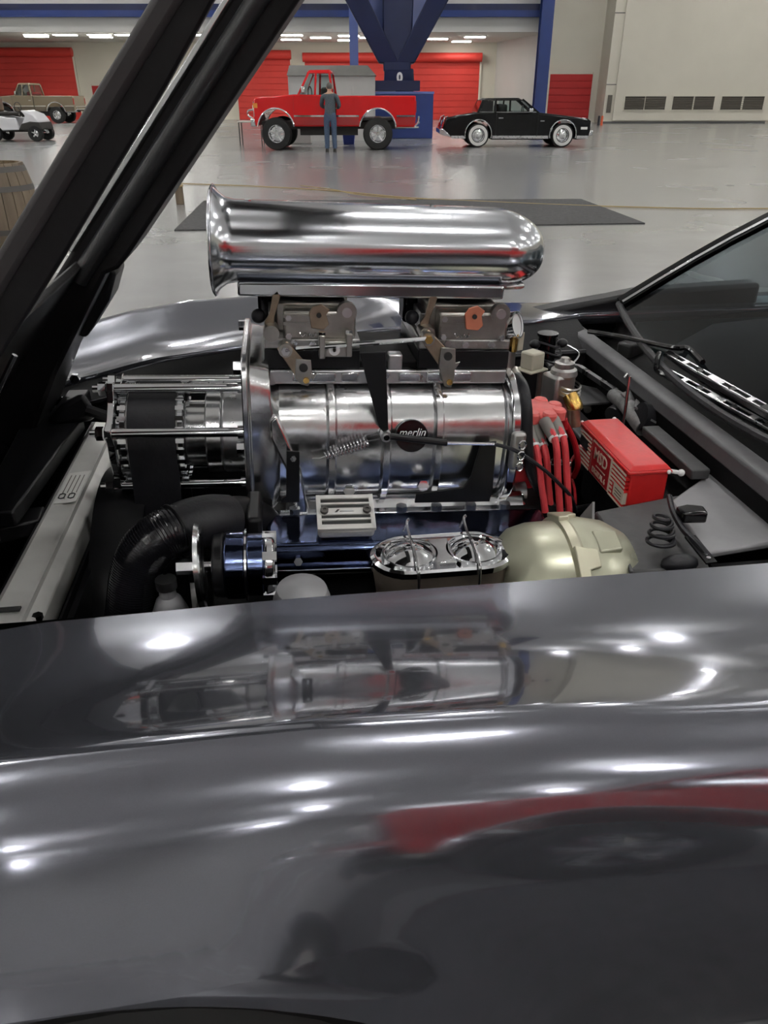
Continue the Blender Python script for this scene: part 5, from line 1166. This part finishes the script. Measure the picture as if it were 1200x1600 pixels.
# ignition box
ig = thing('ignition_box', 'red finned ignition box with cream lettering mounted below the cowl', 'ignition box')
pt = {k: v for k, v in zip('abcd', (Vector((.598, 1.160, .825)), Vector((.665, 1.160, .825)), Vector((.665, 1.405, .825)), Vector((.598, 1.405, .825))))}
zt_, zm, zb2 = .822, .808, .735
def ibx(x0, x1, y0, y1, z0, z1, dx0=0, dy=0): 
    return B().loft([[(x0+dx0, y0+dy, z0), (x1-dx0*.3, y0+dy, z0), (x1-dx0*.3, y1-dy, z0), (x0+dx0, y1-dy, z0)], [(x0, y0, z1), (x1, y0, z1), (x1, y1, z1), (x0, y1, z1)]])
ibx(.598, .668, 1.165, 1.400, zb2, zm, .0, .0).build('case', 'red_box', ig, bevel=.003)
ibx(.590, .672, 1.160, 1.404, zm, zm+.006).build('flange', 'red_box', ig, bevel=.002)
B().loft([[(.592, 1.162, zm+.006), (.671, 1.162, zm+.006), (.671, 1.402, zm+.006), (.592, 1.402, zm+.006)], [(.602, 1.170, zt_), (.664, 1.170, zt_), (.664, 1.394, zt_), (.602, 1.394, zt_)]]).build('lid', 'red_box', ig, bevel=.002)
nf = 9
for k in range(nf):
    z = zb2+.004+(zm-zb2-.008)*k/(nf-1)
    for y0, y1 in ((1.168, 1.232), (1.334, 1.398)):
        if y0 < 1.2 and 1 <= k <= 3: y0 = 1.218
        if y0 > 1.3 and 4 <= k <= 6: y1 = 1.350
        f_ = B().box2((.590, y0, z-.0022), (.599, y1, z+.0022)).build('fin', 'red_box', ig)
        B().box2((.5893, y0, z-.0020), (.5902, y1, z+.0020)).build('fin_edge', 'cream_line', f_)
B().box2((.5905, 1.236, zb2+.002), (.5985, 1.330, zm-.002)).build('name_plate', 'cream_line', ig, bevel=.0005)
B().box2((.5898, 1.239, zb2+.004), (.5908, 1.327, zm-.004)).build('name_field', 'red_print', ig)
Mz = lambda y, z: axes((.5894, y, z), (0,-1,0), (0,0,1))
text('lettering', 'MSD', .034, Mz(1.283, .784), 'cream_line', ig, ext=.0004, bold=.0004, sx=.98)
text('lettering', 'DIGITAL 6', .0155, Mz(1.283, .750), 'cream_line', ig, ext=.0004, bold=.0005, sx=.95)
B().box2((.5892, 1.255, .7625), (.5899, 1.300, .7650)).build('underline', 'cream_line', ig)
B().box2((.5905, 1.170, zb2+.010), (.5985, 1.214, zb2+.034)).build('data_label', 'cream_line', ig); B().box2((.590, 1.354, zb2+.036), (.5985, 1.392, zb2+.058)).build('dark_label', 'print_black', ig)
for k in range(3): B().box2((.5902, 1.178, zb2+.015+.006*k), (.5906, 1.206, zb2+.017+.006*k)).build('label_line', 'vent_dark', ig)
B().tube([(.670, 1.166, zm+.002), (.682, 1.158, zm+.002)], .004, 8).ball((.686, 1.156, zm+.002), .0065, 10, 8).build('mounting_stud', 'white_mark', ig); B().ball((.664, 1.158, zm+.004), .004, 10, 8).build('screw', 'white_mark', ig)
B().ball((.596, 1.408, zm+.003), .004, 10, 8).ball((.664, 1.408, zm+.006), .005, 10, 8).build('screw', 'white_mark', ig)
B().box2((.672, 1.10, .70), (.76, 1.42, .745)).build('mount', 'bay_black', ig)
B().box2((.60, 1.20, .66), (.66, 1.38, zb2)).build('mount_bracket', 'bay_black', ig)
B().tube([Vector((.605, 1.395, .75)), Vector((.585, 1.40, .74)), Vector((.57, 1.38, .72)), Vector((.565, 1.33, .70)), Vector((.55, 1.28, .69))], .003, 6, sub=5).build('lead', 'dark_red', ig)
# relay, thermostat unit and small parts behind the blower
def at(x, y, v): return on_v(x, y, v)
rl = thing('relay_box', 'small cream plastic relay cube on a bracket behind the gauge', 'relay'); q = at(832, 562, 1.50)
R45 = Matrix.Rotation(.5, 3, 'Z')
B().box(q, (.036,.036,.036), R45).build('cube', 'cream_plastic', rl, bevel=.004); B().box(q-Vector((0,0,.02)), (.052,.046,.005), R45).build('tray', 'cream_plastic', rl, bevel=.002); B().cyl(q-Vector((-.02,0,.02)), q-Vector((-.02,0,.12)), .006, n=10).build('stem', 'zinc', rl)
vu = thing('wiper_valve', 'grey cast valve body with a brass plug below the cowl', 'valve'); q = at(877, 590, 1.45)
B().box(q+Vector((-.005,0,-.04)), (.050,.05,.10), Matrix.Rotation(.35, 3, 'Z')).build('body', 'cast', vu, bevel=.006)
B().lathe([(.026,-.004),(.028,0),(.026,.01),(.020,.014),(.020,.024),(.012,.026),(.008,.034),(0,.035)], q+Vector((.004,.0,.008)), (0,0,1), 20).build('cap', 'cast', vu)
for k in range(3): B().lathe([(.024,0),(.027,.002),(.024,.004)], q+Vector((.012,-.012,-.012-.008*k)), (.1,-.2,1), 20).build('collar', 'zinc', vu)
B().lathe([(0,-.01),(.015,-.01),(.016,.0),(.0165,.018),(.013,.026),(0,.028)], q+Vector((.014,-.035,-.035)), (.25,-.6,-.7), 18).build('plug', 'brass', vu)
B().cyl(q+Vector((.014,-.05,-.05)), q+Vector((.018,-.055,-.085)), .013, n=14).build('plug_tail', 'bronze', vu)
cw = thing('coiled_harness', 'black cap with looped wires behind the cream relay cube', 'wiring'); q = at(855, 535, 1.66)
B().cyl(q+Vector((0,0,-.04)), q+Vector((0,0,.018)), .020, n=16).build('post', 'gloss_black', cw); B().cyl(q+Vector((0,0,.016)), q+Vector((0,0,.022)), .024, n=16).build('cap', 'gloss_black', cw)
for k in range(3): B().tube([q+Vector((.030*math.cos(a)+.004*k, .03*math.sin(a), -.02*k+.006*math.sin(2*a))) for a in [2*PI*i/16 for i in range(16)]], .0026, 6, closed=True).build('loop', 'rubber', cw)
for s in (-1, 1): B().ball(q+Vector((s*.032, -.01, .0)), (.013,.012,.010), 12, 8).build('connector', 'rubber', cw)
B().tube([q+Vector((.03,0,0)), q+Vector((.07,-.02,-.02)), q+Vector((.05,-.03,-.045)), q+Vector((.0,-.03,-.06))], .0022, 6, sub=4).build('lead', 'wire_steel', cw)
du = thing('heater_duct', 'crumpled grey heater duct behind the red ignition box', 'duct')
dp = [on_w(x, y, z) for x, y, z in ((958, 617, .79), (978, 632, .79), (992, 650, .785), (1008, 668, .775))]
B().tube(dp, [.016, .024, .028, .022], 14, sub=4).build('duct', 'duct_grey', du)
for k in range(3): B().box(dp[1+k % 3]+Vector((.01,.0,.02)), (.05,.03,.004), Matrix.Rotation(.6+.5*k, 3, 'Z') @ Matrix.Rotation(.5, 3, 'X')).build('flap', 'duct_grey', du)
B().tube([on_w(1000, 650, .80)+Vector((.0,.0,0)), on_w(1030, 655, .79)], .03, 14).build('boot', 'rubber', du)
B().cyl(on_w(960, 655, .75), on_w(975, 645, .76), .03, n=16).build('clamp', 'satin_black', du)
dk = thing('dipstick', 'thin steel dipstick tube standing behind the red ignition box', 'dipstick')
B().tube([on_v(x, y, 1.46) for x, y in ((984, 588), (981, 610), (977, 640), (972, 672))], .0035, 8).build('tube', 'wire_steel', dk); B().tube([on_v(x, y, 1.46) for x, y in ((984, 588), (980, 584), (976, 590))], .0025, 6).build('handle', 'wire_steel', dk)
bh = thing('firewall_bracket', 'dark grey folded bracket on the firewall behind the valve body', 'bracket')
bp2 = [on_w(x, y, .76) for x, y in ((905, 600), (962, 612), (955, 628), (900, 632))]; B().loft([[q-Vector((0,0,.006)) for q in bp2], bp2]).build('plate', 'plate_dark', bh, bevel=.002)
bp2 = [on_w(x, y, .81) for x, y in ((850, 560), (905, 545), (912, 552), (858, 572))]; B().loft([[q-Vector((0,0,.01)) for q in bp2], bp2]).build('rail', 'plate_dark', bh, bevel=.002)
B().cyl(on_w(915, 622, .72), on_w(918, 640, .72), .01, n=10).build('fitting', 'cast', bh)
hh = thing('heater_hose', 'black heater hose lying low between distributor and ignition box', 'hose')
B().tube([on_w(x, y, z) for x, y, z in ((845, 600, .74), (870, 625, .72), (900, 650, .70), (915, 690, .66), (905, 740, .62))], .013, 12, sub=5).build('hose', 'rubber', hh); B().tube([on_w(x, y, .66) for x, y in ((880, 800, ), (930, 790), (980, 800))], .007, 8).build('pipe', 'rubber', hh)
# ------------------------------------------------------------------ put every root at the base of its thing
bpy.context.view_layer.update()
for o in list(bpy.data.objects):
    if o.parent is None and o.type == 'EMPTY' and o.children:
        lo = Vector((1e9,)*3); hi = -lo
        for c in o.children:
            pts_ = [c.matrix_basis @ Vector(q) for q in c.bound_box] if c.type == 'MESH' else []
            for q in pts_:
                lo = Vector(map(min, lo, q)); hi = Vector(map(max, hi, q))
        if lo.x > 1e8: continue
        base = Vector(((lo.x+hi.x)/2, (lo.y+hi.y)/2, lo.z))
        o.matrix_basis = o.matrix_basis @ Matrix.Translation(base)
        for c in o.children: c.matrix_basis = Matrix.Translation(-base) @ c.matrix_basis
    elif o.parent is None and o.type == 'MESH' and o.get('kind') != 'structure' and o.matrix_basis == Matrix():
        vs3 = [v.co for v in o.data.vertices]; lo = Vector((min(v.x for v in vs3), min(v.y for v in vs3), min(v.z for v in vs3))); hi = Vector((max(v.x for v in vs3), max(v.y for v in vs3), 0))
        base = Vector(((lo.x+hi.x)/2, (lo.y+hi.y)/2, lo.z)); o.data.transform(Matrix.Translation(-base)); o.location = base
